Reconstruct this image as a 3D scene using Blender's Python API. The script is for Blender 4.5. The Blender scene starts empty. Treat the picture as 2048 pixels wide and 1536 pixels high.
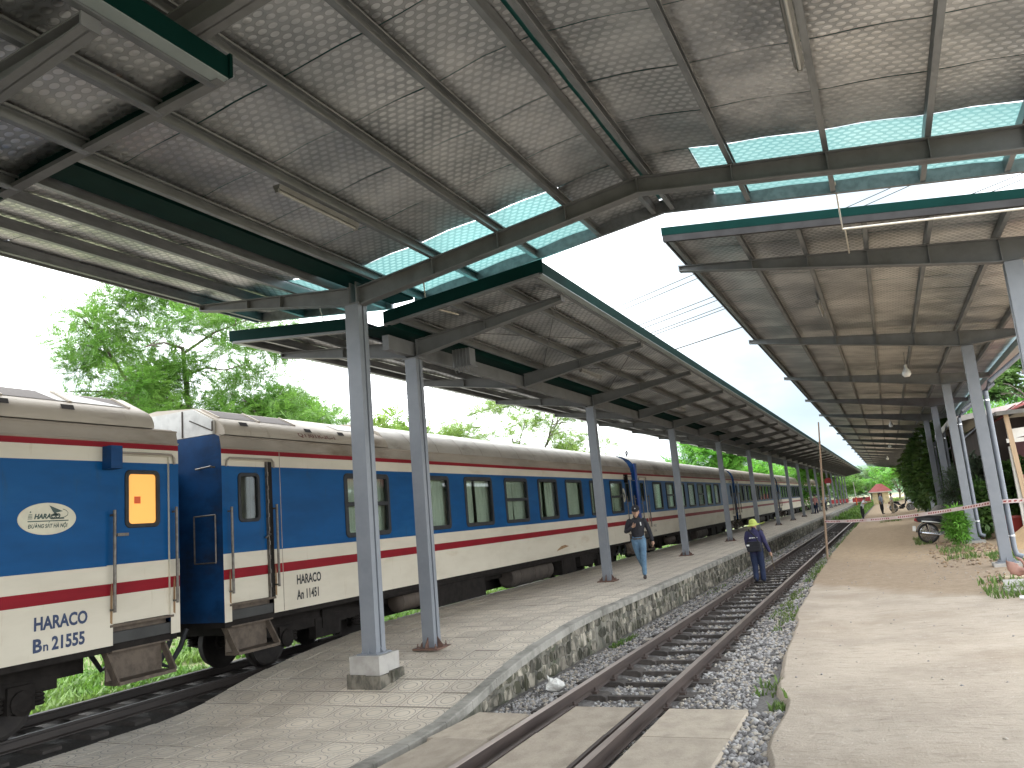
import bpy, bmesh, math, random
import numpy as np
from mathutils import Vector, Matrix, noise as mnoise

random.seed(7)
rng = np.random.default_rng(7)
R = math.radians
S = bpy.context.scene
C = S.collection

# ------------------------------------------------------------------ camera
cam_data = bpy.data.cameras.new('camera')
cam = bpy.data.objects.new('camera', cam_data)
C.objects.link(cam)
S.camera = cam
CAM_H = 1.97
def cam_axes(yaw, pitch, roll):
    f = Vector((-math.sin(yaw)*math.cos(pitch), math.cos(yaw)*math.cos(pitch), math.sin(pitch)))
    r0 = Vector((math.cos(yaw), math.sin(yaw), 0))
    u0 = r0.cross(f)
    r = r0*math.cos(roll) + u0*math.sin(roll)
    u = -r0*math.sin(roll) + u0*math.cos(roll)
    return r, u, f
cr, cu, cf = cam_axes(0.42660859, 0.170313493, -0.0861170709)
mw = Matrix(((cr.x, cu.x, -cf.x, 0), (cr.y, cu.y, -cf.y, 0), (cr.z, cu.z, -cf.z, CAM_H), (0, 0, 0, 1)))
cam.matrix_world = mw
cam_data.sensor_width = 36
cam_data.lens = 27.968
cam_data.clip_start = 0.05
cam_data.clip_end = 4000

# ------------------------------------------------------------------ world, sun, exposure
SUN_EL, SUN_AZ = R(58), R(-70)          # azimuth measured from +Y towards +X
W = bpy.data.worlds.new('World')
S.world = W
W.use_nodes = True
nt = W.node_tree
nt.nodes.clear()
wo = nt.nodes.new('ShaderNodeOutputWorld')
bg = nt.nodes.new('ShaderNodeBackground')
bg.inputs['Strength'].default_value = 0.1
sky = nt.nodes.new('ShaderNodeTexSky')
sky.sky_type = 'NISHITA'
sky.sun_disc = False
sky.sun_elevation = SUN_EL
sky.sun_rotation = SUN_AZ
sky.dust_density = 3.0
tc = nt.nodes.new('ShaderNodeTexCoord')
mp = nt.nodes.new('ShaderNodeMapping')
mp.inputs['Scale'].default_value = (1.0, 1.0, 2.4)
mp.inputs['Location'].default_value = (0.35, 0.1, 0.0)
nz = nt.nodes.new('ShaderNodeTexNoise')
nz.inputs['Scale'].default_value = 1.6
nz.inputs['Detail'].default_value = 6
nz.inputs['Roughness'].default_value = 0.55
ramp = nt.nodes.new('ShaderNodeValToRGB')
ramp.color_ramp.elements[0].position = 0.30
ramp.color_ramp.elements[0].color = (4.6, 5.6, 6.4, 1)
ramp.color_ramp.elements[1].position = 0.55
ramp.color_ramp.elements[1].color = (12.5, 12.9, 13.2, 1)
mix = nt.nodes.new('ShaderNodeMix')
mix.data_type = 'RGBA'
mix.inputs['Factor'].default_value = 0.86
L = nt.links.new
L(tc.outputs['Generated'], mp.inputs['Vector'])
L(mp.outputs['Vector'], nz.inputs['Vector'])
L(nz.outputs['Fac'], ramp.inputs['Fac'])
L(sky.outputs['Color'], mix.inputs['A'])
L(ramp.outputs['Color'], mix.inputs['B'])
vd = nt.nodes.new('ShaderNodeVectorMath'); vd.operation = 'DOT_PRODUCT'
vd.inputs[1].default_value = Vector((-0.02, 0.985, 0.17)).normalized()
L(tc.outputs['Generated'], vd.inputs[0])
nz2 = nt.nodes.new('ShaderNodeTexNoise'); nz2.inputs['Scale'].default_value = 5.0; nz2.inputs['Detail'].default_value = 5
L(mp.outputs['Vector'], nz2.inputs['Vector'])
ad = nt.nodes.new('ShaderNodeMath'); ad.operation = 'MULTIPLY_ADD'
L(nz2.outputs['Fac'], ad.inputs[0]); ad.inputs[1].default_value = 0.05; L(vd.outputs['Value'], ad.inputs[2])
mr = nt.nodes.new('ShaderNodeMapRange'); mr.interpolation_type = 'SMOOTHSTEP'
mr.inputs[1].default_value = 0.955; mr.inputs[2].default_value = 1.02; mr.inputs[3].default_value = 0.0; mr.inputs[4].default_value = 0.92
L(ad.outputs[0], mr.inputs[0])
mix2 = nt.nodes.new('ShaderNodeMix'); mix2.data_type = 'RGBA'
L(mr.outputs[0], mix2.inputs[0]); L(mix.outputs['Result'], mix2.inputs['A']); mix2.inputs['B'].default_value = (1.25, 1.62, 1.9, 1)
L(mix2.outputs['Result'], bg.inputs['Color'])
L(bg.outputs['Background'], wo.inputs['Surface'])

sun_d = bpy.data.lights.new('sun', 'SUN')
sun_d.energy = 0.5
sun_d.angle = R(45)
sun_d.color = (1.0, 0.96, 0.9)
sun = bpy.data.objects.new('sun', sun_d)
C.objects.link(sun)
sd = Vector((math.sin(SUN_AZ)*math.cos(SUN_EL), math.cos(SUN_AZ)*math.cos(SUN_EL), math.sin(SUN_EL)))
sun.rotation_euler = sd.to_track_quat('Z', 'Y').to_euler()
sun.location = (0, 0, 60)

S.view_settings.view_transform = 'Standard'
S.view_settings.look = 'None'
S.view_settings.gamma = 1
S.view_settings.use_curve_mapping = False
S.view_settings.exposure = 2.15
S.cycles.max_bounces = 4
S.cycles.diffuse_bounces = 3
S.cycles.glossy_bounces = 2
S.cycles.transmission_bounces = 4
S.cycles.transparent_max_bounces = 8
S.cycles.sample_clamp_indirect = 6
S.cycles.caustics_reflective = False
S.cycles.caustics_refractive = False

# ------------------------------------------------------------------ materials
MATS = {}
def _nodes(name):
    m = bpy.data.materials.new(name)
    m.use_nodes = True
    n = m.node_tree.nodes
    b = n['Principled BSDF']
    return m, m.node_tree, n, b, m.node_tree.links.new
def N(nodes, typ, **kw):
    n = nodes.new('ShaderNode' + typ)
    for k, v in kw.items():
        if k in n.inputs: n.inputs[k].default_value = v
        else: setattr(n, k, v)
    return n
def mixc(nodes, link, a, b, fac, blend='MIX'):
    n = nodes.new('ShaderNodeMix'); n.data_type = 'RGBA'; n.blend_type = blend
    for s, v in (('A', a), ('B', b), ('Factor', fac)):
        if hasattr(v, 'is_output'): link(v, n.inputs[s] if s != 'Factor' else n.inputs[0])
        else:
            if s == 'Factor': n.inputs[0].default_value = v
            else: n.inputs[s].default_value = (*v, 1) if len(v) == 3 else v
    return n.outputs['Result']
def rampv(nodes, link, src, p0, p1, v0=0.0, v1=1.0):
    n = nodes.new('ShaderNodeMapRange'); n.clamp = True
    n.interpolation_type = 'SMOOTHSTEP'
    n.inputs[1].default_value = p0; n.inputs[2].default_value = p1
    n.inputs[3].default_value = v0; n.inputs[4].default_value = v1
    link(src, n.inputs[0]); return n.outputs[0]
def math_(nodes, link, op, a, b=None):
    n = nodes.new('ShaderNodeMath'); n.operation = op
    for i, v in enumerate((a, b)):
        if v is None: continue
        if hasattr(v, 'is_output'): link(v, n.inputs[i])
        else: n.inputs[i].default_value = v
    return n.outputs[0]

def pm(name, col, col2=None, rough=0.6, metal=0.0, scale=6.0, detail=5, lo=0.35, hi=0.7, bump=0.0, bscale=None,
       stretch=(1, 1, 1), dirt=None, dirt_scale=1.3, dirt_lo=0.5, dirt_hi=0.75, streak=None, streak_lo=0.55, streak_hi=0.8, per_obj=0.0, coords='Object', spec=0.5):
    """noise-mottled principled material"""
    if name in MATS: return MATS[name]
    m, t, n, b, l = _nodes(name)
    tcn = N(n, 'TexCoord')
    mpn = N(n, 'Mapping'); mpn.inputs['Scale'].default_value = stretch
    if coords == 'World':
        gw = N(n, 'NewGeometry'); src = gw.outputs['Position']
    else: src = tcn.outputs[coords]
    l(src, mpn.inputs['Vector'])
    nzn = N(n, 'TexNoise', Scale=scale, Detail=detail, Roughness=0.6)
    l(mpn.outputs[0], nzn.inputs['Vector'])
    c2 = col2 if col2 else tuple(x*0.75 for x in col)
    f = rampv(n, l, nzn.outputs['Fac'], lo, hi)
    out = mixc(n, l, col, c2, f)
    if dirt:
        nd = N(n, 'TexNoise', Scale=dirt_scale, Detail=7, Roughness=0.65)
        l(mpn.outputs[0], nd.inputs['Vector'])
        out = mixc(n, l, out, dirt, rampv(n, l, nd.outputs['Fac'], dirt_lo, dirt_hi))
    if streak:
        ms = N(n, 'Mapping'); ms.inputs['Scale'].default_value = (1, 1, .16); l(src, ms.inputs['Vector'])
        sn = N(n, 'TexNoise', Scale=7.0, Detail=6, Roughness=0.7); l(ms.outputs[0], sn.inputs['Vector'])
        out = mixc(n, l, out, streak, math_(n, l, 'MULTIPLY', rampv(n, l, sn.outputs['Fac'], streak_lo, streak_hi), 0.75))
    if per_obj:
        oi = N(n, 'ObjectInfo')
        hs = N(n, 'HueSaturation')
        l(rampv(n, l, oi.outputs['Random'], 0, 1, 1-per_obj, 1+per_obj), hs.inputs['Value'])
        l(out, hs.inputs['Color']); out = hs.outputs['Color']
    l(out, b.inputs['Base Color'])
    b.inputs['Roughness'].default_value = rough
    b.inputs['Metallic'].default_value = metal
    b.inputs['Specular IOR Level'].default_value = spec
    if bump:
        nb = N(n, 'TexNoise', Scale=bscale or scale*4, Detail=6, Roughness=0.65)
        l(mpn.outputs[0], nb.inputs['Vector'])
        bn = N(n, 'Bump', Strength=bump, Distance=0.02)
        l(nb.outputs['Fac'], bn.inputs['Height']); l(bn.outputs[0], b.inputs['Normal'])
    MATS[name] = m
    return m

def foil_material(name, teal=False):
    """quilted insulation foil: rows of ovals; UV in metres"""
    m, t, n, b, l = _nodes(name)
    uv = N(n, 'UVMap')
    sx = N(n, 'SeparateXYZ'); l(uv.outputs[0], sx.inputs[0])
    wob = N(n, 'TexNoise', Scale=2.2, Detail=2); l(uv.outputs[0], wob.inputs['Vector'])
    w0 = math_(n, l, 'MULTIPLY', math_(n, l, 'SUBTRACT', wob.outputs['Fac'], 0.5), 0.05)
    u = math_(n, l, 'ADD', math_(n, l, 'DIVIDE', sx.outputs[0], 0.105), w0)
    v = math_(n, l, 'ADD', math_(n, l, 'DIVIDE', sx.outputs[1], 0.082), w0)
    row = math_(n, l, 'FLOOR', v)
    half = math_(n, l, 'MULTIPLY', math_(n, l, 'MODULO', row, 2.0), 0.5)
    uu = math_(n, l, 'ADD', u, half)
    fu = math_(n, l, 'SUBTRACT', math_(n, l, 'FRACT', uu), 0.5)
    fv = math_(n, l, 'SUBTRACT', math_(n, l, 'FRACT', v), 0.5)
    d2 = math_(n, l, 'ADD', math_(n, l, 'MULTIPLY', fu, fu), math_(n, l, 'MULTIPLY', math_(n, l, 'MULTIPLY', fv, fv), 1.25))
    d = math_(n, l, 'SQRT', d2)
    oval0 = rampv(n, l, d, 0.34, 0.42, 1.0, 0.0)
    vis = N(n, 'TexNoise', Scale=0.55, Detail=2); l(uv.outputs[0], vis.inputs['Vector'])
    visf = rampv(n, l, vis.outputs['Fac'], 0.36, 0.58, 0.50, 1.0)
    oval = math_(n, l, 'MULTIPLY', oval0, visf)
    dome = rampv(n, l, d, 0.0, 0.46, 1.0, 0.0)
    ringd = math_(n, l, 'ABSOLUTE', math_(n, l, 'SUBTRACT', d, 0.43))
    ring = rampv(n, l, ringd, 0.01, 0.05, 1.0, 0.0)
    big = N(n, 'TexNoise', Scale=0.9, Detail=4, Roughness=0.6); l(uv.outputs[0], big.inputs['Vector'])
    patch = rampv(n, l, big.outputs['Fac'], 0.35, 0.65)
    base = mixc(n, l, (0.50, 0.52, 0.53), (0.85, 0.86, 0.86), oval)
    base = mixc(n, l, base, (0.34, 0.34, 0.335), math_(n, l, 'MULTIPLY', math_(n, l, 'MULTIPLY', ring, 0.65), visf))
    base = mixc(n, l, base, (0.80, 0.78, 0.75), math_(n, l, 'MULTIPLY', patch, 0.35))
    hsf = N(n, 'HueSaturation'); l(base, hsf.inputs['Color']); l(rampv(n, l, big.outputs['Fac'], 0.3, 0.7, 0.72, 1.12), hsf.inputs['Value'])
    l(hsf.outputs['Color'], b.inputs['Base Color'])
    b.inputs['Metallic'].default_value = 0.95
    rr = math_(n, l, 'ADD', math_(n, l, 'MULTIPLY', oval, -0.16), 0.44)
    l(math_(n, l, 'ADD', rr, math_(n, l, 'MULTIPLY', patch, 0.08)), b.inputs['Roughness'])
    sag = N(n, 'TexNoise', Scale=5.0, Detail=3); l(uv.outputs[0], sag.inputs['Vector'])
    hgt = math_(n, l, 'ADD', math_(n, l, 'MULTIPLY', dome, 0.16), math_(n, l, 'MULTIPLY', sag.outputs['Fac'], 0.9))
    bn = N(n, 'Bump', Strength=0.55, Distance=0.02); l(hgt, bn.inputs['Height'])
    l(bn.outputs[0], b.inputs['Normal'])
    if teal:
        tr = N(n, 'BsdfTranslucent')
        tcol = mixc(n, l, (0.135, 0.265, 0.255), (0.21, 0.35, 0.335), oval)
        tcol = mixc(n, l, tcol, (0.04, 0.16, 0.15), math_(n, l, 'MULTIPLY', ring, 0.8))
        l(tcol, tr.inputs['Color']); l(bn.outputs[0], tr.inputs['Normal'])
        mx = N(n, 'MixShader'); mx.inputs[0].default_value = 0.50
        out = n['Material Output']
        l(b.outputs[0], mx.inputs[1]); l(tr.outputs[0], mx.inputs[2]); l(mx.outputs[0], out.inputs['Surface'])
    MATS[name] = m
    return m

def tile_material():
    m, t, n, b, l = _nodes('platform_tile')
    uv = N(n, 'UVMap'); sx = N(n, 'SeparateXYZ'); l(uv.outputs[0], sx.inputs[0])
    fx = math_(n, l, 'SUBTRACT', math_(n, l, 'FRACT', sx.outputs[0]), 0.5)
    fy = math_(n, l, 'SUBTRACT', math_(n, l, 'FRACT', sx.outputs[1]), 0.5)
    d = math_(n, l, 'SQRT', math_(n, l, 'ADD', math_(n, l, 'MULTIPLY', fx, fx), math_(n, l, 'MULTIPLY', fy, fy)))
    def line(src, at, w): return rampv(n, l, math_(n, l, 'ABSOLUTE', math_(n, l, 'SUBTRACT', src, at)), w*0.4, w, 1.0, 0.0)
    rings = math_(n, l, 'MAXIMUM', line(d, 0.23, 0.022), line(d, 0.40, 0.022))
    gx = math_(n, l, 'ABSOLUTE', math_(n, l, 'SUBTRACT', math_(n, l, 'FRACT', math_(n, l, 'MULTIPLY', sx.outputs[0], 7)), 0.5))
    gy = math_(n, l, 'ABSOLUTE', math_(n, l, 'SUBTRACT', math_(n, l, 'FRACT', math_(n, l, 'MULTIPLY', sx.outputs[1], 7)), 0.5))
    grid = math_(n, l, 'MAXIMUM', rampv(n, l, gx, 0.40, 0.48), rampv(n, l, gy, 0.40, 0.48))
    grid = math_(n, l, 'MULTIPLY', grid, rampv(n, l, d, 0.42, 0.45))
    joint = math_(n, l, 'MAXIMUM', rampv(n, l, math_(n, l, 'ABSOLUTE', fx), 0.475, 0.49), rampv(n, l, math_(n, l, 'ABSOLUTE', fy), 0.475, 0.49))
    relief = math_(n, l, 'MAXIMUM', math_(n, l, 'MAXIMUM', rings, grid), joint)
    tcn = N(n, 'TexCoord')
    geo = N(n, 'NewGeometry')
    n1 = N(n, 'TexNoise', Scale=0.9, Detail=8, Roughness=0.65); l(geo.outputs['Position'], n1.inputs['Vector'])
    n2 = N(n, 'TexNoise', Scale=18, Detail=5, Roughness=0.7); l(geo.outputs['Position'], n2.inputs['Vector'])
    base = mixc(n, l, (0.60, 0.525, 0.425), (0.47, 0.405, 0.325), rampv(n, l, n1.outputs['Fac'], 0.35, 0.7))
    base = mixc(n, l, base, (0.60, 0.555, 0.49), math_(n, l, 'MULTIPLY', rampv(n, l, n2.outputs['Fac'], 0.45, 0.75), 0.5))
    oi = N(n, 'ObjectInfo'); hs = N(n, 'HueSaturation')
    l(rampv(n, l, oi.outputs['Random'], 0, 1, 0.88, 1.1), hs.inputs['Value']); l(base, hs.inputs['Color'])
    base = mixc(n, l, hs.outputs['Color'], (0.17, 0.15, 0.13), math_(n, l, 'MULTIPLY', relief, 0.72))
    l(base, b.inputs['Base Color'])
    b.inputs['Roughness'].default_value = 0.62
    inv = math_(n, l, 'SUBTRACT', math_(n, l, 'MULTIPLY', n2.outputs['Fac'], 0.25), relief)
    bn = N(n, 'Bump', Strength=0.45, Distance=0.006); l(inv, bn.inputs['Height']); l(bn.outputs[0], b.inputs['Normal'])
    MATS['platform_tile'] = m
    return m

def dirt_material():
    """right-hand platform: worn pale concrete, then bare ochre earth further along"""
    m, t, n, b, l = _nodes('dirt_platform')
    geo = N(n, 'NewGeometry'); sx = N(n, 'SeparateXYZ'); l(geo.outputs['Position'], sx.inputs[0])
    na = N(n, 'TexNoise', Scale=0.8, Detail=8, Roughness=0.62); l(geo.outputs['Position'], na.inputs['Vector'])
    nb = N(n, 'TexNoise', Scale=6, Detail=8, Roughness=0.7); l(geo.outputs['Position'], nb.inputs['Vector'])
    nc = N(n, 'TexNoise', Scale=45, Detail=6, Roughness=0.7); l(geo.outputs['Position'], nc.inputs['Vector'])
    mps = N(n, 'Mapping'); mps.inputs['Scale'].default_value = (2.2, 9.0, 1.0); l(geo.outputs['Position'], mps.inputs['Vector'])
    ns = N(n, 'TexNoise', Scale=1.6, Detail=7, Roughness=0.7); l(mps.outputs[0], ns.inputs['Vector'])
    nl_ = N(n, 'TexNoise', Scale=0.28, Detail=4, Roughness=0.55); l(geo.outputs['Position'], nl_.inputs['Vector'])
    vor = N(n, 'TexVoronoi', Scale=9); l(geo.outputs['Position'], vor.inputs['Vector'])
    conc = mixc(n, l, (0.50, 0.425, 0.345), (0.40, 0.335, 0.27), rampv(n, l, na.outputs['Fac'], 0.35, 0.68))
    conc = mixc(n, l, conc, (0.55, 0.48, 0.40), math_(n, l, 'MULTIPLY', rampv(n, l, nb.outputs['Fac'], 0.5, 0.75), 0.6))
    conc = mixc(n, l, conc, (0.30, 0.26, 0.22), math_(n, l, 'MULTIPLY', rampv(n, l, nb.outputs['Fac'], 0.42, 0.27), 0.5))
    conc = mixc(n, l, conc, (0.27, 0.225, 0.175), math_(n, l, 'MULTIPLY', rampv(n, l, ns.outputs['Fac'], 0.52, 0.68), 0.55))
    conc = mixc(n, l, conc, (0.34, 0.27, 0.20), math_(n, l, 'MULTIPLY', rampv(n, l, nl_.outputs['Fac'], 0.5, 0.66), 0.6))
    earth = mixc(n, l, (0.44, 0.335, 0.225), (0.35, 0.265, 0.18), rampv(n, l, nb.outputs['Fac'], 0.35, 0.65))
    brown = mixc(n, l, (0.37, 0.285, 0.205), (0.30, 0.23, 0.16), rampv(n, l, nb.outputs['Fac'], 0.35, 0.65))
    yy = math_(n, l, 'ADD', sx.outputs[1], math_(n, l, 'MULTIPLY', math_(n, l, 'SUBTRACT', na.outputs['Fac'], 0.5), 3.2))
    yy = math_(n, l, 'ADD', yy, math_(n, l, 'MULTIPLY', sx.outputs[0], 1.15))
    f1 = rampv(n, l, yy, 16.0, 17.6)
    f2 = rampv(n, l, yy, 22.5, 25.5)
    col = mixc(n, l, conc, brown, f1)
    col = mixc(n, l, col, earth, f2)
    peb = rampv(n, l, vor.outputs['Distance'], 0.05, 0.12, 1.0, 0.0)
    col = mixc(n, l, col, (0.62, 0.57, 0.50), math_(n, l, 'MULTIPLY', peb, 0.55))
    col = mixc(n, l, col, (0.25, 0.2, 0.16), math_(n, l, 'MULTIPLY', rampv(n, l, nc.outputs['Fac'], 0.62, 0.75), 0.45))
    l(col, b.inputs['Base Color'])
    b.inputs['Roughness'].default_value = 0.9
    b.inputs['Specular IOR Level'].default_value = 0.2
    h = math_(n, l, 'ADD', math_(n, l, 'MULTIPLY', nb.outputs['Fac'], 1.0), math_(n, l, 'MULTIPLY', nc.outputs['Fac'], 0.5))
    h = math_(n, l, 'ADD', h, math_(n, l, 'MULTIPLY', ns.outputs['Fac'], 0.7))
    bn = N(n, 'Bump', Strength=0.75, Distance=0.05); l(h, bn.inputs['Height']); l(bn.outputs[0], b.inputs['Normal'])
    MATS['dirt_platform'] = m
    return m

def glass_material(name='window_glass', tint=(0.80, 0.86, 0.84)):
    m, t, n, b, l = _nodes(name)
    n.remove(b)
    tr = N(n, 'BsdfTransparent'); tr.inputs[0].default_value = (*tint, 1)
    gl = N(n, 'BsdfGlossy'); gl.inputs['Roughness'].default_value = 0.03
    lw = N(n, 'LayerWeight'); lw.inputs[0].default_value = 0.5
    mx = N(n, 'MixShader')
    l(math_(n, l, 'ADD', math_(n, l, 'MULTIPLY', math_(n, l, 'POWER', lw.outputs['Facing'], 4.0), 0.45), 0.03), mx.inputs[0])
    l(tr.outputs[0], mx.inputs[1]); l(gl.outputs[0], mx.inputs[2]); l(mx.outputs[0], n['Material Output'].inputs['Surface'])
    MATS[name] = m
    return m

def leaf_material(name, c1, c2, trans=0.45):
    m, t, n, b, l = _nodes(name)
    geo = N(n, 'NewGeometry')
    nzn = N(n, 'TexNoise', Scale=0.7, Detail=3); l(geo.outputs['Position'], nzn.inputs['Vector'])
    isl = geo.outputs['Random Per Island']
    col = mixc(n, l, c1, c2, rampv(n, l, nzn.outputs['Fac'], 0.35, 0.65))
    hs = N(n, 'HueSaturation'); l(col, hs.inputs['Color'])
    l(rampv(n, l, isl, 0, 1, 0.7, 1.3), hs.inputs['Value'])
    l(hs.outputs['Color'], b.inputs['Base Color']); b.inputs['Roughness'].default_value = 0.55
    tr = N(n, 'BsdfTranslucent'); l(hs.outputs['Color'], tr.inputs['Color'])
    mx = N(n, 'MixShader'); mx.inputs[0].default_value = trans
    l(b.outputs[0], mx.inputs[1]); l(tr.outputs[0], mx.inputs[2]); l(mx.outputs[0], n['Material Output'].inputs['Surface'])
    MATS[name] = m
    return m

def lamp_material(name, col, strength):
    m, t, n, b, l = _nodes(name)
    b.inputs['Base Color'].default_value = (*col, 1)
    b.inputs['Emission Color'].default_value = (*col, 1)
    b.inputs['Emission Strength'].default_value = strength
    MATS[name] = m
    return m

# ------------------------------------------------------------------ mesh helpers
class MB:
    def __init__(self): self.v = []; self.f = []; self.m = []; self.uv = None
    def quad(self, a, b, c, d, mi=0):
        i = len(self.v); self.v += [a, b, c, d]; self.f.append((i, i+1, i+2, i+3)); self.m.append(mi)
    def poly(self, pts, mi=0):
        i = len(self.v); self.v += [tuple(p) for p in pts]; self.f.append(tuple(range(i, i+len(pts)))); self.m.append(mi)
    def box(self, x0, x1, y0, y1, z0, z1, mi=0):
        i = len(self.v)
        self.v += [(x0,y0,z0),(x1,y0,z0),(x1,y1,z0),(x0,y1,z0),(x0,y0,z1),(x1,y0,z1),(x1,y1,z1),(x0,y1,z1)]
        for f in ((0,3,2,1),(4,5,6,7),(0,1,5,4),(1,2,6,5),(2,3,7,6),(3,0,4,7)):
            self.f.append(tuple(i+k for k in f)); self.m.append(mi)
        return self
    def cbox(self, c, s, mi=0):
        return self.box(c[0]-s[0]/2, c[0]+s[0]/2, c[1]-s[1]/2, c[1]+s[1]/2, c[2]-s[2]/2, c[2]+s[2]/2, mi)
    def beam(self, p, q, w, h, up=(0,0,1), mi=0):
        p, q = Vector(p), Vector(q); d = (q-p).normalized(); up = Vector(up)
        if abs(d.dot(up)) > .98: up = Vector((0,1,0))
        s = d.cross(up).normalized(); u = s.cross(d).normalized()
        i = len(self.v)
        for e in (p, q):
            for a, b in ((-1,-1),(1,-1),(1,1),(-1,1)): self.v.append(tuple(e + s*a*w/2 + u*b*h/2))
        for f in ((0,1,2,3),(7,6,5,4),(0,4,5,1),(1,5,6,2),(2,6,7,3),(3,7,4,0)):
            self.f.append(tuple(i+k for k in f)); self.m.append(mi)
        return self
    def prism(self, prof, a, b, axis='y', mi=0, caps=True):
        """extrude a 2-D polygon; axis y: prof=(x,z); axis x: prof=(y,z); axis z: prof=(x,y)"""
        n = len(prof); i = len(self.v)
        def P(p, t):
            if axis == 'y': return (p[0], t, p[1])
            if axis == 'x': return (t, p[0], p[1])
            return (p[0], p[1], t)
        self.v += [P(p, a) for p in prof] + [P(p, b) for p in prof]
        for k in range(n):
            self.f.append((i+k, i+(k+1) % n, i+n+(k+1) % n, i+n+k)); self.m.append(mi)
        if caps:
            self.f.append(tuple(i+k for k in range(n))); self.m.append(mi)
            self.f.append(tuple(i+n+k for k in reversed(range(n)))); self.m.append(mi)
        return self
    def tube(self, pts, r, n=8, mi=0, caps=True):
        pts = [Vector(p) for p in pts]; i = len(self.v)
        rs = r if isinstance(r, (list, tuple)) else [r]*len(pts)
        for k, p in enumerate(pts):
            d = (pts[min(k+1, len(pts)-1)] - pts[max(k-1, 0)]).normalized()
            up = Vector((0,0,1)) if abs(d.z) < .9 else Vector((1,0,0))
            s = d.cross(up).normalized(); u = s.cross(d).normalized()
            for j in range(n):
                a = 2*math.pi*j/n
                self.v.append(tuple(p + s*math.cos(a)*rs[k] + u*math.sin(a)*rs[k]))
        for k in range(len(pts)-1):
            for j in range(n):
                self.f.append((i+k*n+j, i+k*n+(j+1) % n, i+(k+1)*n+(j+1) % n, i+(k+1)*n+j)); self.m.append(mi)
        if caps:
            self.f.append(tuple(i+j for j in reversed(range(n)))); self.m.append(mi)
            self.f.append(tuple(i+(len(pts)-1)*n+j for j in range(n))); self.m.append(mi)
        return self
    def lathe(self, prof, c, axis='z', n=16, mi=0):
        """prof = [(r, t)...] about an axis through c"""
        i = len(self.v); c = Vector(c)
        for r, t in prof:
            for j in range(n):
                a = 2*math.pi*j/n; u, w = r*math.cos(a), r*math.sin(a)
                o = {'z': (u, w, t), 'y': (u, t, w), 'x': (t, u, w)}[axis]
                self.v.append(tuple(c+Vector(o)))
        for k in range(len(prof)-1):
            for j in range(n):
                self.f.append((i+k*n+j, i+k*n+(j+1) % n, i+(k+1)*n+(j+1) % n, i+(k+1)*n+j)); self.m.append(mi)
        if prof[0][0] > 1e-4: self.f.append(tuple(i+j for j in reversed(range(n)))); self.m.append(mi)
        if prof[-1][0] > 1e-4: self.f.append(tuple(i+(len(prof)-1)*n+j for j in range(n))); self.m.append(mi)
        return self
    def ball(self, c, r, n=10, mi=0):
        rx = r if isinstance(r, (tuple, list)) else (r, r, r)
        i = len(self.v); k = max(4, n//2+1)
        for a in range(k+1):
            t = math.pi*a/k
            for j in range(n):
                p = 2*math.pi*j/n
                self.v.append((c[0]+rx[0]*math.sin(t)*math.cos(p), c[1]+rx[1]*math.sin(t)*math.sin(p), c[2]+rx[2]*math.cos(t)))
        for a in range(k):
            for j in range(n):
                self.f.append((i+a*n+j, i+(a+1)*n+j, i+(a+1)*n+(j+1) % n, i+a*n+(j+1) % n)); self.m.append(mi)
        return self
    def mesh(self, name, mats, smooth=False):
        me = bpy.data.meshes.new(name)
        me.from_pydata(self.v, [], self.f)
        mats = mats if isinstance(mats, (list, tuple)) else [mats]
        for m in mats: me.materials.append(m)
        if len(mats) > 1: me.polygons.foreach_set('material_index', self.m)
        if self.uv is not None:
            ul = me.uv_layers.new(name='UVMap'); ul.data.foreach_set('uv', np.array(self.uv, 'f').ravel())
        if smooth:
            me.polygons.foreach_set('use_smooth', [True]*len(me.polygons))
            if smooth != 'all':
                try: me.set_sharp_from_angle(angle=R(40))
                except Exception: pass
        me.update()
        return me
    def build(self, name, mats, parent=None, smooth=False, loc=None, label=None):
        o = bpy.data.objects.new(name, self.mesh(name, mats, smooth))
        C.objects.link(o)
        if parent: o.parent = parent
        if loc: o.location = loc
        if label: o['label'] = label
        return o

def tag(o, label=None, cat=None, group=None, kind=None):
    if label: o['label'] = label
    if cat: o['category'] = cat
    if group: o['group'] = group
    if kind: o['kind'] = kind
    return o
def thing(name, label, cat, loc=(0,0,0), rotz=0, group=None):
    o = bpy.data.objects.new(name, None); C.objects.link(o)
    o.empty_display_size = .2
    o.location = loc; o.rotation_euler = (0, 0, rotz)
    return tag(o, label, cat, group)
def inst(name, mesh, parent=None, loc=(0,0,0), rot=(0,0,0), scale=(1,1,1)):
    o = bpy.data.objects.new(name, mesh); C.objects.link(o)
    o.parent = parent; o.location = loc; o.rotation_euler = rot; o.scale = scale
    return o
def dup(root, loc, rotz=None, label=None, scale=None):
    r = root.copy(); C.objects.link(r); r.location = loc
    if rotz is not None: r.rotation_euler = (0, 0, rotz)
    if label: r['label'] = label
    if scale: r.scale = (scale,)*3
    for ch in root.children:
        c = ch.copy(); C.objects.link(c); c.parent = r
        for g in ch.children:
            d = g.copy(); C.objects.link(d); d.parent = c
    return r
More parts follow.
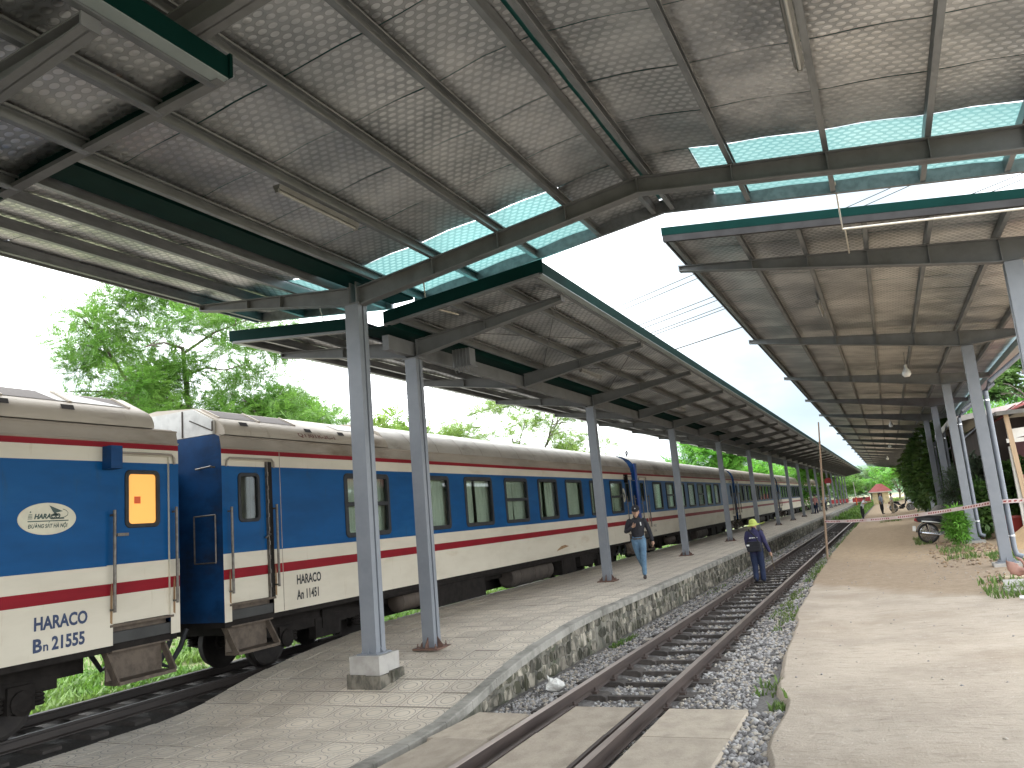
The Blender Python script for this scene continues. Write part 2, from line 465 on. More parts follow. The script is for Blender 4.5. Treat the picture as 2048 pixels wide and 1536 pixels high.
def np_mesh(name, verts, faces, mats, mi=None, smooth=False):
    """verts Nx3, faces MxK array (all same K)"""
    me = bpy.data.meshes.new(name)
    verts = np.ascontiguousarray(verts, 'f'); faces = np.ascontiguousarray(faces, 'i')
    k = faces.shape[1]
    me.vertices.add(len(verts)); me.vertices.foreach_set('co', verts.ravel())
    me.loops.add(faces.size); me.loops.foreach_set('vertex_index', faces.ravel())
    me.polygons.add(len(faces)); me.polygons.foreach_set('loop_start', np.arange(0, faces.size, k, dtype='i'))
    mats = mats if isinstance(mats, (list, tuple)) else [mats]
    for m in mats: me.materials.append(m)
    if mi is not None: me.polygons.foreach_set('material_index', np.asarray(mi, 'i'))
    if smooth: me.polygons.foreach_set('use_smooth', np.ones(len(faces), bool))
    me.update(calc_edges=True); me.validate()
    return me
def text_mb(s, size, shear=0.0, bold=0.0, width=1.0, align='LEFT'):
    """text as a flat mesh: list of verts, faces in the (x,y) plane"""
    cu = bpy.data.curves.new('t', 'FONT'); cu.body = s; cu.size = size; cu.shear = shear; cu.offset = bold
    cu.align_x = align; cu.resolution_u = 3; cu.fill_mode = 'FRONT'
    o = bpy.data.objects.new('t', cu); C.objects.link(o)
    dg = bpy.context.evaluated_depsgraph_get()
    me = bpy.data.meshes.new_from_object(o.evaluated_get(dg))
    v = [(x.co.x*width, x.co.y) for x in me.vertices]; f = [tuple(p.vertices) for p in me.polygons]
    C.objects.unlink(o); bpy.data.objects.remove(o); bpy.data.curves.remove(cu); bpy.data.meshes.remove(me)
    return v, f
def side_text(mb, s, size, y, z, x, mi=0, **kw):
    """lettering on a face that looks towards +X; y grows to the reader's right"""
    v, f = text_mb(s, size, **kw); i = len(mb.v)
    mb.v += [(x, y+a, z+b) for a, b in v]
    for q in f: mb.f.append(tuple(i+k for k in q)); mb.m.append(mi)
    return mb
def fbm(x, y, s=1.0, o=3):
    return mnoise.fractal(Vector((x*s, y*s, 3.7)), 1.0, 2.0, o)

# ------------------------------------------------------------------ material set
m_steel = pm('painted_steel', (0.215, 0.23, 0.255), (0.185, 0.2, 0.225), rough=0.42, scale=3, bump=0.03, bscale=60, per_obj=0.05)
m_steel_dk = pm('primed_steel', (0.175, 0.18, 0.186), (0.14, 0.144, 0.15), rough=0.5, scale=4, dirt=(0.09, 0.085, 0.08), dirt_lo=.5, dirt_hi=.85)
m_galv = pm('galvanised_steel', (0.25, 0.265, 0.275), (0.17, 0.18, 0.19), rough=0.42, metal=0.55, scale=9, stretch=(1, .25, 1), dirt=(0.16, 0.15, 0.14), dirt_lo=.55, dirt_hi=.85)
m_teal = pm('green_flashing', (0.003, 0.026, 0.022), (0.002, 0.02, 0.017), rough=0.7, scale=2, spec=.06)
m_tealroof = pm('green_roof_sheet', (0.02, 0.22, 0.2), (0.02, 0.17, 0.155), rough=0.4, scale=2)
m_rustplate = pm('rusty_plate', (0.10, 0.06, 0.05), (0.17, 0.09, 0.06), rough=0.8, scale=14)
m_foil = foil_material('foil_insulation')
m_tealfoil = foil_material('translucent_green_sheet', teal=True)
m_tile = tile_material()
m_dirt = dirt_material()
m_conc = pm('concrete', (0.42, 0.40, 0.37), (0.33, 0.31, 0.285), rough=0.85, scale=5, bump=0.3, bscale=30, dirt=(0.22, 0.2, 0.175), dirt_lo=.5, dirt_hi=.8)
m_slab = pm('crossing_slab_concrete', (0.42, 0.355, 0.28), (0.33, 0.275, 0.215), rough=0.88, scale=4, bump=0.35, bscale=26,
            dirt=(0.24, 0.2, 0.155), dirt_scale=2.2, dirt_lo=.52, dirt_hi=.75, per_obj=0.08, coords='Generated')
m_coping = pm('coping_concrete', (0.36, 0.34, 0.30), (0.26, 0.245, 0.215), rough=0.9, scale=3, bump=0.3, bscale=20, dirt=(0.13, 0.125, 0.105), dirt_scale=1.6, dirt_lo=.45, dirt_hi=.7)
m_mortar = pm('wall_mortar', (0.25, 0.232, 0.19), (0.09, 0.085, 0.07), rough=0.95, scale=5, stretch=(1, 1, .5), lo=.4, hi=.6, bump=0.6, bscale=30, dirt=(0.07, 0.085, 0.045), dirt_scale=2, dirt_lo=.5, dirt_hi=.7)
m_stone = pm('rubble_stone', (0.34, 0.305, 0.245), (0.13, 0.12, 0.095), rough=0.92, scale=7, lo=.4, hi=.6, bump=0.7, bscale=22, stretch=(1, 1, .45), dirt=(0.058, 0.056, 0.036), dirt_scale=4.5, dirt_lo=.46, dirt_hi=.58, per_obj=0.45, coords='World')
m_ballast_bed = pm('ballast_bed', (0.22, 0.205, 0.195), (0.12, 0.11, 0.105), rough=0.95, scale=28, bump=0.9, bscale=40)
m_rail = pm('rail_steel', (0.082, 0.060, 0.051), (0.05, 0.037, 0.033), rough=0.6, metal=0.3, scale=12, stretch=(1, .1, 1))
m_railtop = pm('rail_head_worn_lit', (0.42, 0.345, 0.30), (0.29, 0.225, 0.19), rough=0.36, metal=0.75, scale=9, stretch=(1, .06, 1))  # worn rail head, its colour also lightened to look lit from above
m_sleeper = pm('sleeper_concrete', (0.085, 0.072, 0.064), (0.05, 0.043, 0.038), rough=0.9, scale=9, bump=0.4, bscale=35, per_obj=0.2)
m_ground = pm('ground_earth', (0.20, 0.17, 0.115), (0.11, 0.13, 0.05), rough=0.95, scale=0.35, detail=8, lo=.4, hi=.6, bump=0.4, bscale=6)
m_grass = leaf_material('grass_blades', (0.10, 0.22, 0.03), (0.17, 0.27, 0.06), .4)
m_weed = leaf_material('weed_leaves', (0.10, 0.19, 0.035), (0.16, 0.21, 0.06), .35)

# ------------------------------------------------------------------ ground
PX0, PX1 = -8.70, -4.72                 # platform edges
def pz(y):                              # platform surface height along the ramp
    k = [(0, -.13), (7.6, -.13), (8.2, -.08), (8.75, .02), (9.3, .115), (10.4, .235), (11.5, .315), (12.7, .362), (300, .362)]
    for (a, za), (b, zb) in zip(k, k[1:]):
        if y <= b: return za + (zb-za)*(y-a)/(b-a) if y > a else za
    return k[-1][1]

g = MB()
g.quad((-900, -500, -.5), (900, -500, -.5), (900, 1500, -.5), (-900, 1500, -.5))
ground = g.build('ground', m_ground); ground['kind'] = 'structure'

def sheet(name, mat, xs, ys, zf, kind='structure', smooth=True):
    nx, ny = len(xs), len(ys)
    v = []; f = []
    for j, y in enumerate(ys):
        for i, x in enumerate(xs):
            xx = x(y) if callable(x) else x
            v.append((xx, y, zf(xx, y)))
    for j in range(ny-1):
        for i in range(nx-1):
            f.append((j*nx+i, j*nx+i+1, (j+1)*nx+i+1, (j+1)*nx+i))
    me = np_mesh(name, np.array(v), np.array(f), mat, smooth=smooth)
    o = bpy.data.objects.new(name, me); C.objects.link(o); o['kind'] = kind
    return o

def yspace(a, b, n, p=2.0): return [a+(b-a)*(k/n)**p for k in range(n+1)]

RX0, RX1 = -3.63, -2.565                # rail centres, near track
TX = -10.08                             # train track centre
# ballast bed of the open track
def bz(x, y):
    e = 0.10*max(0, (-4.0-x)/.7)
    if x > -2.4: e -= .15*min(1, max(0, (x+2.4)/max(.3, xe(y)+2.4)))
    i = .045 if -3.55 < x < -2.62 else 0.0
    return -.185 - e - i + .018*fbm(x, y, 2.2)
EDGE = [(-8, -.95), (4, -1.0), (6.48, -1.13), (6.9, -1.2), (7.84, -1.22), (8.4, -1.2), (9.27, -1.40), (11.35, -1.55), (15.25, -1.74), (23, -1.97), (30, -2.05), (300, -2.05)]
def xe(y):
    for (a, xa), (b, xb) in zip(EDGE, EDGE[1:]):
        if y <= b: break
    t = (y-a)/(b-a); return xa+(xb-xa)*t + .06*fbm(1.3, y, 1.1) + .02*fbm(4.3, y, 5)
bed = sheet('ballast_bed', m_ballast_bed, [-4.85, -4.6, -4.3, -4.0, -3.7, -3.3, -2.9, -2.5, -2.2, -1.9, -1.6, -1.3, -1.0, -.8],
            [y for y in np.arange(-6, 40, .4)] + yspace(40, 260, 20, 1.4), bz)
bed2 = sheet('train_ballast_bed', pm('shaded_ballast', (0.050, 0.044, 0.038), (0.026, 0.023, 0.02), rough=.95, scale=20, bump=.8, bscale=40),  # shade below the train put into the ballast colour
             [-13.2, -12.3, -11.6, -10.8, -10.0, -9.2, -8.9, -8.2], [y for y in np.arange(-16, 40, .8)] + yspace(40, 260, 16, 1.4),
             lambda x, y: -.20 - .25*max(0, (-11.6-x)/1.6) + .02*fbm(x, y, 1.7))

# rails
RAILP = [(-.06, -.14), (.06, -.14), (.06, -.128), (.012, -.115), (.012, -.04), (.036, -.028), (.036, -.004), (.030, 0), (-.030, 0), (-.036, -.004), (-.036, -.028), (-.012, -.04), (-.012, -.115), (-.06, -.128)]
m_raildk = pm('shaded_rail', (0.040, 0.032, 0.028), (0.025, 0.02, 0.018), rough=.6, scale=12, stretch=(1, .1, 1))  # darker copy of the rail colour, painting in the shade under the coaches
m_sleepdk = pm('shaded_sleeper', (0.05, 0.043, 0.038), (0.03, 0.026, 0.023), rough=.9, scale=9)  # sleepers darkened the same way for the train's shade
def rail(x, parent, y0=-8, y1=260, mats=None):
    b = MB()
    b.prism([(p[0], p[1]) for p in RAILP], y0, y1, 'y', 0)
    n = len(RAILP)
    for k in range(n):
        if k in (6, 7, 8): b.m[k] = 1
    o = b.build('rail', mats or [m_rail, m_railtop], parent); o.location = (x, 0, 0)
    return o
for x in (RX0, RX1): rail(x, bed)
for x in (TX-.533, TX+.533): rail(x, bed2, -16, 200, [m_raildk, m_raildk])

# twin-block sleepers joined by a tie bar
def sleeper_mesh():
    b = MB()
    for s in (-1, 1):
        c = s*.60
        prof = [(c-.34, -.30), (c+.34, -.30), (c+.33, -.16), (c+.28, -.142), (c-.28, -.142), (c-.33, -.16)]
        b.prism(prof, -.12, .12, 'y')
    b.box(-.27, .27, -.04, .04, -.215, -.165)
    return b.mesh('sleeper', m_sleeper)
def clip_mesh():
    b = MB()
    for s in (-1, 1):
        for t in (-1, 1):
            x = s*.533 + t*.085
            b.box(x-.035, x+.035, -.05, .05, -.142, -.112)
            b.lathe([(.014, -.112), (.014, -.075), (.001, -.07)], (x, 0, 0), 'z', 6)
    return b.mesh('rail_clip', m_rail)
slm, clm = sleeper_mesh(), clip_mesh()
yy = 8.72; k = 0
while yy < 120:
    o = inst('sleeper', slm, bed, ((RX0+RX1)/2+random.uniform(-.015, .015), yy, random.uniform(-.008, .004)), (0, 0, random.uniform(-.012, .012)))
    if yy < 34: inst('rail_clip', clm, bed, ((RX0+RX1)/2, yy, 0))
    yy += .72; k += 1
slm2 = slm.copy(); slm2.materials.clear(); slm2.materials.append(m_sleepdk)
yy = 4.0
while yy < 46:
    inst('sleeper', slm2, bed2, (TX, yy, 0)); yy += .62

# ballast stones: loose, uncountable
def stones(name, boxes, mats, smin, smax, zf, parent=None):
    base = np.array([(1,0,0),(-1,0,0),(0,1,0),(0,-1,0),(0,0,1),(0,0,-1)], float)
    fc = np.array([(0,2,4),(2,1,4),(1,3,4),(3,0,4),(2,0,5),(1,2,5),(3,1,5),(0,3,5)])
    V = []; F = []; MI = []; off = 0
    for (x0, x1, y0, y1, dens, sc) in boxes:
        n = int((x1-x0)*(y1-y0)*dens)
        px = rng.uniform(x0, x1, n); py = rng.uniform(y0, y1, n)
        for i in range(n):
            s = rng.uniform(smin, smax)*sc
            q = base*(rng.uniform(.65, 1.25, (6, 1)))*np.array([s*rng.uniform(.8, 1.4), s, s*rng.uniform(.55, .9)])
            a = rng.uniform(0, 6.28); t = rng.uniform(-.6, .6)
            ca, sa = math.cos(a), math.sin(a); ct, st = math.cos(t), math.sin(t)
            q = q @ np.array([[1,0,0],[0,ct,-st],[0,st,ct]]).T @ np.array([[ca,-sa,0],[sa,ca,0],[0,0,1]]).T
            q += (px[i], py[i], zf(px[i], py[i]) + s*.25)
            V.append(q); F.append(fc+off); off += 6
            MI.append(np.full(8, rng.choice(len(mats), p=None)))
    me = np_mesh(name, np.concatenate(V), np.concatenate(F), mats, np.concatenate(MI))
    o = bpy.data.objects.new(name, me); C.objects.link(o)
    if parent: o.parent = parent
    return o
st_mats = [pm('ballast_pale', (0.44, 0.425, 0.415), (0.35, 0.335, 0.33), rough=.9, scale=20), pm('ballast_grey', (0.30, 0.288, 0.285), (0.22, 0.21, 0.207), rough=.9, scale=20),
           pm('ballast_dark', (0.16, 0.15, 0.147), (0.11, 0.103, 0.1), rough=.9, scale=20), pm('ballast_buff', (0.45, 0.40, 0.34), (0.34, 0.30, 0.25), rough=.9, scale=20)]
bx = []
for (y0, y1, d, sc) in ((8.3, 13, 520, 1.0), (13, 19, 380, 1.05), (19, 30, 200, 1.25), (30, 50, 70, 1.6)):
    bx += [(-4.68, -3.74, y0, y1, d, sc), (-3.52, -2.66, y0, y1, d*.6, sc), (-2.47, -1.55, y0, y1, d, sc)]
bx += [(-1.56, -1.12, 4.8, 8.3, 620, 1.15), (-3.86, -3.44, 5.2, 8.3, 240, .8), (-2.68, -2.38, 5.2, 8.3, 240, .8), (-4.62, -4.42, 5.2, 8.3, 300, .9)]
sto = stones('ballast_stones', bx, st_mats, .022, .042, bz)
tag(sto, 'loose grey ballast stones lying around the open track', 'gravel', kind='stuff')

# concrete slabs of the foot crossing, laid between and beside the rails
for (x0, x1) in ((-4.43, -3.80), (-3.40, -2.70), (-2.37, -1.55)):
    for r, (y0, y1) in enumerate(((7.335, 8.36), (6.05, 7.315), (4.75, 6.03), (3.4, 4.73))):
        b = MB(); w, d, h = x1-x0, y1-y0, .15
        e = .018
        b.prism([(-w/2, -h), (w/2, -h), (w/2, -e), (w/2-e, 0), (-w/2+e, 0), (-w/2, -e)], -d/2, d/2, 'y')
        if x0 < -2.5 and x0 > -3.6: b.box(-w/2-.035, -w/2+.001, -d/2, d/2, -.12, .004, 1); b.box(w/2-.001, w/2+.035, -d/2, d/2, -.12, .004, 1)
        dx = (-.06, 0, .02, 0)[r] if x0 < -4 else 0
        o = b.build('crossing_slab', [m_slab, m_rail], bed)
        o.location = ((x0+x1)/2+dx, (y0+y1)/2-(.2 if x0 < -4 else 0), random.uniform(-.012, .004)-.028-(.03 if x0 < -4 else 0)); o.rotation_euler = (random.uniform(-.006, .006), random.uniform(-.006, .006), random.uniform(-.008, .008)+(-.03 if x0 < -4 else 0))

# ------------------------------------------------------------------ platform
pl = MB()
ys = list(np.arange(-4, 14, .4)) + [20, 60, 160]
for a, b_ in zip(ys, ys[1:]):
    za, zb = pz(a)-.052, pz(b_)-.052
    x1 = PX1-.13
    pl.quad((PX0, a, za), (x1, a, za), (x1, b_, zb), (PX0, b_, zb))
    pl.quad((x1, a, -.6), (x1, b_, -.6), (x1, b_, zb), (x1, a, za))
    pl.quad((PX0, b_, -.6), (PX0, a, -.6), (PX0, a, za), (PX0, b_, zb))
platform = pl.build('platform', m_mortar); platform['kind'] = 'structure'
TS = .398
def tile_mesh():
    b = MB(); h = TS/2-.0025; c = .006
    b.v = [(-h,-h,-.03),(h,-h,-.03),(h,h,-.03),(-h,h,-.03),(-h,-h,-c),(h,-h,-c),(h,h,-c),(-h,h,-c),(-h+c,-h+c,0),(h-c,-h+c,0),(h-c,h-c,0),(-h+c,h-c,0)]
    b.f = [(0,1,5,4),(1,2,6,5),(2,3,7,6),(3,0,4,7),(4,5,9,8),(5,6,10,9),(6,7,11,10),(7,4,8,11),(8,9,10,11)]
    b.m = [0]*9
    b.uv = [(b.v[i][0]/TS+.5, b.v[i][1]/TS+.5) for f in b.f for i in f]
    return b.mesh('paving_tile', m_tile)
tm = tile_mesh()
NX = 10
row0, nrow = 4.9, 30
for r in range(nrow):
    yc = row0 + r*.4
    dz = (pz(yc+.2)-pz(yc-.2))
    for i in range(NX):
        xc = PX0+.2 + i*.385 + .0
        if r*NX+i >= 300: break
        inst('paving_tile', tm, platform, (xc, yc, pz(yc)+random.uniform(-.004, .003)), (math.atan2(dz, .4)+random.uniform(-.005, .005), random.uniform(-.005, .005), random.uniform(-.004, .004)), (.385/.4, 1, 1))
far = MB(); far.uv = []
yb = row0 + nrow*.4 - .2
yl = [yb + k*.4 for k in range(0, 340)]
for a in yl:
    z = pz(a)-.001
    for i in range(NX):
        if a > 40 and i > 0: break
        x0 = PX0+.0075+i*.385; x1 = x0+.385
        if a > 40:
            x1 = x0+.385*NX
            far.quad((x0, a, z), (x1, a, z), (x1, a+.4, z), (x0, a+.4, z)); far.uv += [(0, 0), (NX, 0), (NX, 1), (0, 1)]
        else:
            t = [z+random.uniform(-.003, .003) for _ in range(4)]
            far.quad((x0+.003, a+.003, t[0]), (x1-.003, a+.003, t[1]), (x1-.003, a+.397, t[2]), (x0+.003, a+.397, t[3])); far.uv += [(0, 0), (1, 0), (1, 1), (0, 1)]
fo = far.build('paving_tiles_far', m_tile, platform); fo['kind'] = 'stuff'
# tiles in front of the ramp end, behind the nearest rows
# coping along the track edge
def coping(y0, y1):
    b = MB()
    z0, z1 = pz(y0), pz(y1)
    x0, x1 = PX1-.15, PX1+.02
    b.v = [(x0, y0, z0-.1), (x1, y0, z0-.1), (x1, y0, z0-.012), (x1-.012, y0, z0), (x0, y0, z0), (x0, y1, z1-.1), (x1, y1, z1-.1), (x1, y1, z1-.012), (x1-.012, y1, z1), (x0, y1, z1)]
    b.f = [(0,1,2,3,4), (9,8,7,6,5), (0,5,6,1), (1,6,7,2), (2,7,8,3), (3,8,9,4), (4,9,5,0)]; b.m = [0]*7
    return b
y = 4.6
while y < 60:
    d = random.uniform(.9, 1.25) if y > 12 else random.uniform(.55, .8)
    coping(y+.004, y+d-.004).build('coping_stone', m_coping, platform); y += d
b = coping(y, 160); b.build('coping_far', m_coping, platform)
# rubble stone face below the coping
stone_pool = []
def rubble(w, h, seed):
    r = random.Random(seed); b = MB(); n = 7
    ring = []
    for k in range(n):
        a = 2*math.pi*(k+.3*r.random())/n
        ca, sa = math.cos(a), math.sin(a)
        e = (abs(ca)**3.2+abs(sa)**3.2)**(-1/3.2)*r.uniform(.90, 1.06)
        ring.append((ca*e*w/2, sa*e*h/2))
    ring2 = [(p[0]*.84, p[1]*.84) for p in ring]
    i0 = 0
    for (p, x) in zip(ring, [-.05]*n): b.v.append((x, p[0], p[1]))
    for (p) in ring: b.v.append((.018+r.uniform(-.004, .006), p[0]*.98, p[1]*.98))
    for (p) in ring2: b.v.append((.026+r.uniform(-.006, .014), p[0], p[1]))
    for k in range(n):
        q = (k+1) % n
        b.f += [(k, q, n+q, n+k), (n+k, n+q, 2*n+q, 2*n+k)]
    b.f.append(tuple(2*n+k for k in range(n))); b.m = [0]*len(b.f)
    return b
def wall_rows(y0, y1, hmin, cb):
    lv = (-.31, -.12, .06, .27)
    out = []
    for r in range(3):
        y = y0+random.uniform(0, .2)
        while y < y1:
            w = random.choice((.12, .17, .22, .28, .36, .44))*random.uniform(.85, 1.15)
            top = pz(y+w/2)-.105
            za = lv[r]+random.uniform(-.035, .035); zb = min(top, lv[r+1]+random.uniform(-.035, .035))
            if zb-za > .05 and random.random() < .93: out.append((y+w/2, (za+zb)/2+random.uniform(-.012, .012), w*random.uniform(.9, 1.1), (zb-za)*random.uniform(.86, 1.08)))
            y += w
    out.sort()
    for a in out: cb(*a)
cnt = [0]; farstones = MB()
def put(y, z, w, h):
    cnt[0] += 1
    b = rubble(w, h, cnt[0])
    if cnt[0] <= 290:
        o = b.build('wall_stone', m_stone, platform); o.location = (PX1-.146, y, z)
    else:
        i = len(farstones.v); farstones.v += [(PX1-.146+p[0], y+p[1], z+p[2]) for p in b.v]
        farstones.f += [tuple(i+k for k in f) for f in b.f]; farstones.m += [0]*len(b.f)
wall_rows(8.9, 75, .1, put)
fs = farstones.build('wall_stones_far', m_stone, platform); fs['kind'] = 'stuff'

# ------------------------------------------------------------------ right-hand earth platform
def gz(x, y):
    d = x - xe(y)
    h = .035 + .10*min(1, max(0, (x+.6)/2.4)) + .09*min(1, max(0, (y-22)/10))*min(1, max(0, (x-.6)/1.2))
    return h + .018*fbm(x, y, .8) + .010*fbm(x, y, 3.3)
ysd = list(np.arange(-7, 30, .16)) + yspace(30, 260, 40, 1.3)
nxs = 64
xs = [lambda y: xe(y)-.10, lambda y: xe(y)-.015, lambda y: xe(y)+.03] + [(lambda y, k=k: xe(y)+.03+(16)*(k/nxs)**1.7) for k in range(1, nxs+1)]
def dz(x, y):
    d = x-xe(y)
    if d < -.05: return -.30
    if d < 0: return gz(x, y)-.05
    return gz(x, y)
earth = sheet('earth_platform', m_dirt, xs, ysd, dz)
# pebbles and crumbs on it
pb = []
for (x0, x1, y0, y1, d) in ((-1.3, 2.2, 5.5, 9, 3), (-1.5, 2.4, 9, 16, 3), (-1.6, 1.8, 16, 30, 4), (.4, 1.9, 18, 27, 14)):
    pb.append((x0, x1, y0, y1, d, 1.0))
pbs = stones('pebbles', pb, [st_mats[1], st_mats[3], st_mats[3]], .008, .022, lambda x, y: gz(x, y)-.002 if x > xe(y)+.05 else -.4)
tag(pbs, 'scattered pebbles on the pale worn platform surface', 'pebbles', kind='stuff')
rubble_mats = [pm('clod_ochre', (0.36, 0.25, 0.15), (0.28, 0.19, 0.115), rough=.95, scale=9), pm('clod_brown', (0.27, 0.19, 0.13), (0.2, 0.15, 0.1), rough=.95, scale=9), pm('clod_pink', (0.33, 0.24, 0.175), (0.25, 0.185, 0.14), rough=.95, scale=9)]
clods = stones('earth_clods', [(.75, 2.6, 20.8, 26.5, 22, 1.0), (1.0, 2.4, 24, 29, 30, 1.15), (1.3, 2.3, 16.6, 19.5, 18, .8)], rubble_mats, .012, .055, gz)
tag(clods, 'ochre clods and rubble by the right-hand posts', 'rubble', kind='stuff')

# ------------------------------------------------------------------ canopies
def cpurlin(parent, x, z, y0, y1, h=.13, w=.06, lip=1, mat=None, name='purlin'):
    """C-section purlin, underside at z, running along the track"""
    t = .008; s = lip
    prof = [(x, z), (x+s*w, z), (x+s*w, z+.02), (x+s*(w-t), z+.02), (x+s*(w-t), z+t), (x+s*t, z+t), (x+s*t, z+h-t), (x+s*(w-t), z+h-t), (x+s*(w-t), z+h-.02), (x+s*w, z+h-.02), (x+s*w, z+h), (x, z+h)]
    return MB().prism(prof, y0, y1, 'y').build(name, mat or m_galv, parent)
def irafter(parent, top, bot, y, fw=.15, stiff=(), mat=None, name='rafter'):
    """welded I-section in the XZ plane; top/bot are matching point lists"""
    b = MB()
    for (t0, t1), (b0, b1) in zip(zip(top, top[1:]), zip(bot, bot[1:])):
        b.prism([b0, b1, t1, t0], y-.007, y+.007, 'y')
        b.prism([t0, t1, (t1[0], t1[1]-.014), (t0[0], t0[1]-.014)], y-fw/2, y+fw/2, 'y')
        b.prism([b0, b1, (b1[0], b1[1]+.014), (b0[0], b0[1]+.014)], y-fw/2, y+fw/2, 'y')
    def zi(pts, x):
        for (x0, z0), (x1, z1) in zip(pts, pts[1:]):
            if min(x0, x1) <= x <= max(x0, x1): return z0+(z1-z0)*(x-x0)/(x1-x0)
        return pts[-1][1]
    for x in stiff:
        zt, zb = zi(top, x)-.014, zi(bot, x)+.014
        b.box(x-.006, x+.006, y-fw/2+.006, y+fw/2-.006, zb, zt)
    for pts in ((top[0], bot[0]), (top[-1], bot[-1])):
        (x, zt), (_, zb) = pts
        b.box(x-.007, x+.007, y-fw/2-.002, y+fw/2+.002, zb-.003, zt+.003)
    return b.build(name, mat or m_steel_dk, parent)
def column_mesh(h, w=.22, d=.20):
    """box column made of two channels: a slot runs down its two narrow faces"""
    s = .022; t = .02
    prof = [(-w/2, -d/2), (w/2, -d/2), (w/2, -t), (w/2-s, -t), (w/2-s, t), (w/2, t), (w/2, d/2), (-w/2, d/2), (-w/2, t), (-w/2+s, t), (-w/2+s, -t), (-w/2, -t)]
    b = MB().prism(prof, 0, h, 'z')
    return b.mesh('column', m_steel)
def base_mesh(w=.42, rust=True, mat=None):
    b = MB(); b.box(-w/2, w/2, -w/2, w/2, 0, .025)
    for (dx, dy) in ((1, 0), (-1, 0), (0, 1), (0, -1)):
        r0, r1 = .10, w/2-.02
        if dx: b.prism([(dx*r0, .025), (dx*r1, .025), (dx*r1, .05), (dx*r0, .17)], -.006, .006, 'y')
        else: b.prism([(dy*r0, .025), (dy*r1, .025), (dy*r1, .05), (dy*r0, .17)], -.006, .006, 'x')
    for sx in (-1, 1):
        for sy in (-1, 1):
            b.lathe([(.018, .025), (.018, .05), (.008, .05), (.008, .085), (.001, .086)], (sx*(w/2-.06), sy*(w/2-.06), 0), 'z', 6)
    return b.mesh('base_plate', mat or m_rustplate)
def panel(parent, xa, za, xb, zb, y0, y1, mat=None, top=True, nx=18, ny=4, seed=0, purl=()):
    """one sheet of lined roofing: quilted foil below, green metal above"""
    b = MB(); b.uv = []
    L_ = math.hypot(xb-xa, zb-za)
    r = random.Random(seed)
    g_ = .0065
    def P(i, j):
        u = i/nx; x = xa+(xb-xa)*u; y = y0+g_+(y1-y0-2*g_)*j/ny
        bul = .012*mnoise.noise(Vector((x*2.1, y*1.7, seed*.37))) + .008*math.sin(j/ny*math.pi)
        if purl:
            dd = min(abs(x-p) for p in purl)
            bul += .022*min(1, dd/.45)
        return (x, y, za+(zb-za)*u+bul)
    W_ = nx+1
    b.v = [P(i, j) for j in range(ny+1) for i in range(nx+1)]
    for j in range(ny):
        for i in range(nx):
            f = (j*W_+i, (j+1)*W_+i, (j+1)*W_+i+1, j*W_+i+1); b.f.append(f); b.m.append(0)
            for k in f: b.uv.append((b.v[k][0]*L_/abs(xb-xa), b.v[k][1]))
    if top:
        i0 = len(b.v); h = .055
        b.v += [(xa, y0, za+h), (xb, y0, zb+h), (xb, y1, zb+h), (xa, y1, za+h)]
        b.f.append((i0, i0+1, i0+2, i0+3)); b.m.append(1); b.uv += [(0, 0)]*4
    o = b.build('roof_panel', [mat or m_foil, m_tealroof], parent, smooth='all')
    return o

# ---- portal canopy over the foot crossing (overhead)
A = thing('portal_canopy', 'high steel gable canopy overhead spanning platform, track and earth path', 'canopy', (-6.4, 9, 0))
AL = (6.4, -9, 0)
def aobj(o): o.location = Vector(o.location) + Vector(AL); return o
AY = (9.0, 3.75, -1.5)
zt = lambda x: 5.92 - .130*abs(x+2.2)
wt = lambda x: 5.40 + .105*(-6.4-x)
for y in AY:
    top = [(-6.32, zt(-6.32)), (-2.2, zt(-2.2)), (2.15, zt(2.15))]
    bot = [(-6.32, zt(-6.32)-.26), (-2.2, zt(-2.2)-.205), (2.15, zt(2.15)-.26)]
    aobj(irafter(A, top, bot, y, stiff=(-5.09, -4.1, -3.14, -2.2, -1.09, -.08, .9, 1.75)))
    top = [(-9.28, wt(-9.28)), (-6.46, wt(-6.46))]; bot = [(-9.28, wt(-9.28)-.10), (-6.46, wt(-6.46)-.255)]
    aobj(irafter(A, top, bot, y, stiff=(-7.7, -8.33), name='wing_rafter'))
    b = MB(); b.box(-6.53, -6.27, y-.10, y+.10, 5.135, 5.16); aobj(b.build('cap_plate', m_steel_dk, A))
    for x in (-6.44, -6.34):
        b = MB(); b.box(x-.007, x+.007, y-.07, y+.07, 5.16, 5.47); aobj(b.build('end_plate', m_steel_dk, A))
a0, a1 = -4.6, 10.28
AP = [(-6.05, 1), (-5.12, 1), (-4.13, 1), (-3.17, 1), (-2.30, -1), (-2.10, 1), (-1.12, 1), (-.11, 1), (.87, 1), (1.72, 1)]
for x, s in AP: aobj(cpurlin(A, x, zt(x)+.003, a0, a1, lip=s))
AWP = [-6.72, -7.37, -8.33, -9.24]
for x in AWP: aobj(cpurlin(A, x, wt(x)+.003, a0, a1, lip=-1, h=.13))
seams = [4.9+.95*k for k in range(-10, 6)] + [a1]
px_l = [-6.2, -5.09, -4.1, -3.14, -2.2]; px_r = [-2.2, -1.09, -.08, .9, 1.75, 2.3]
roofz = lambda x: zt(x)+.137
k = 0
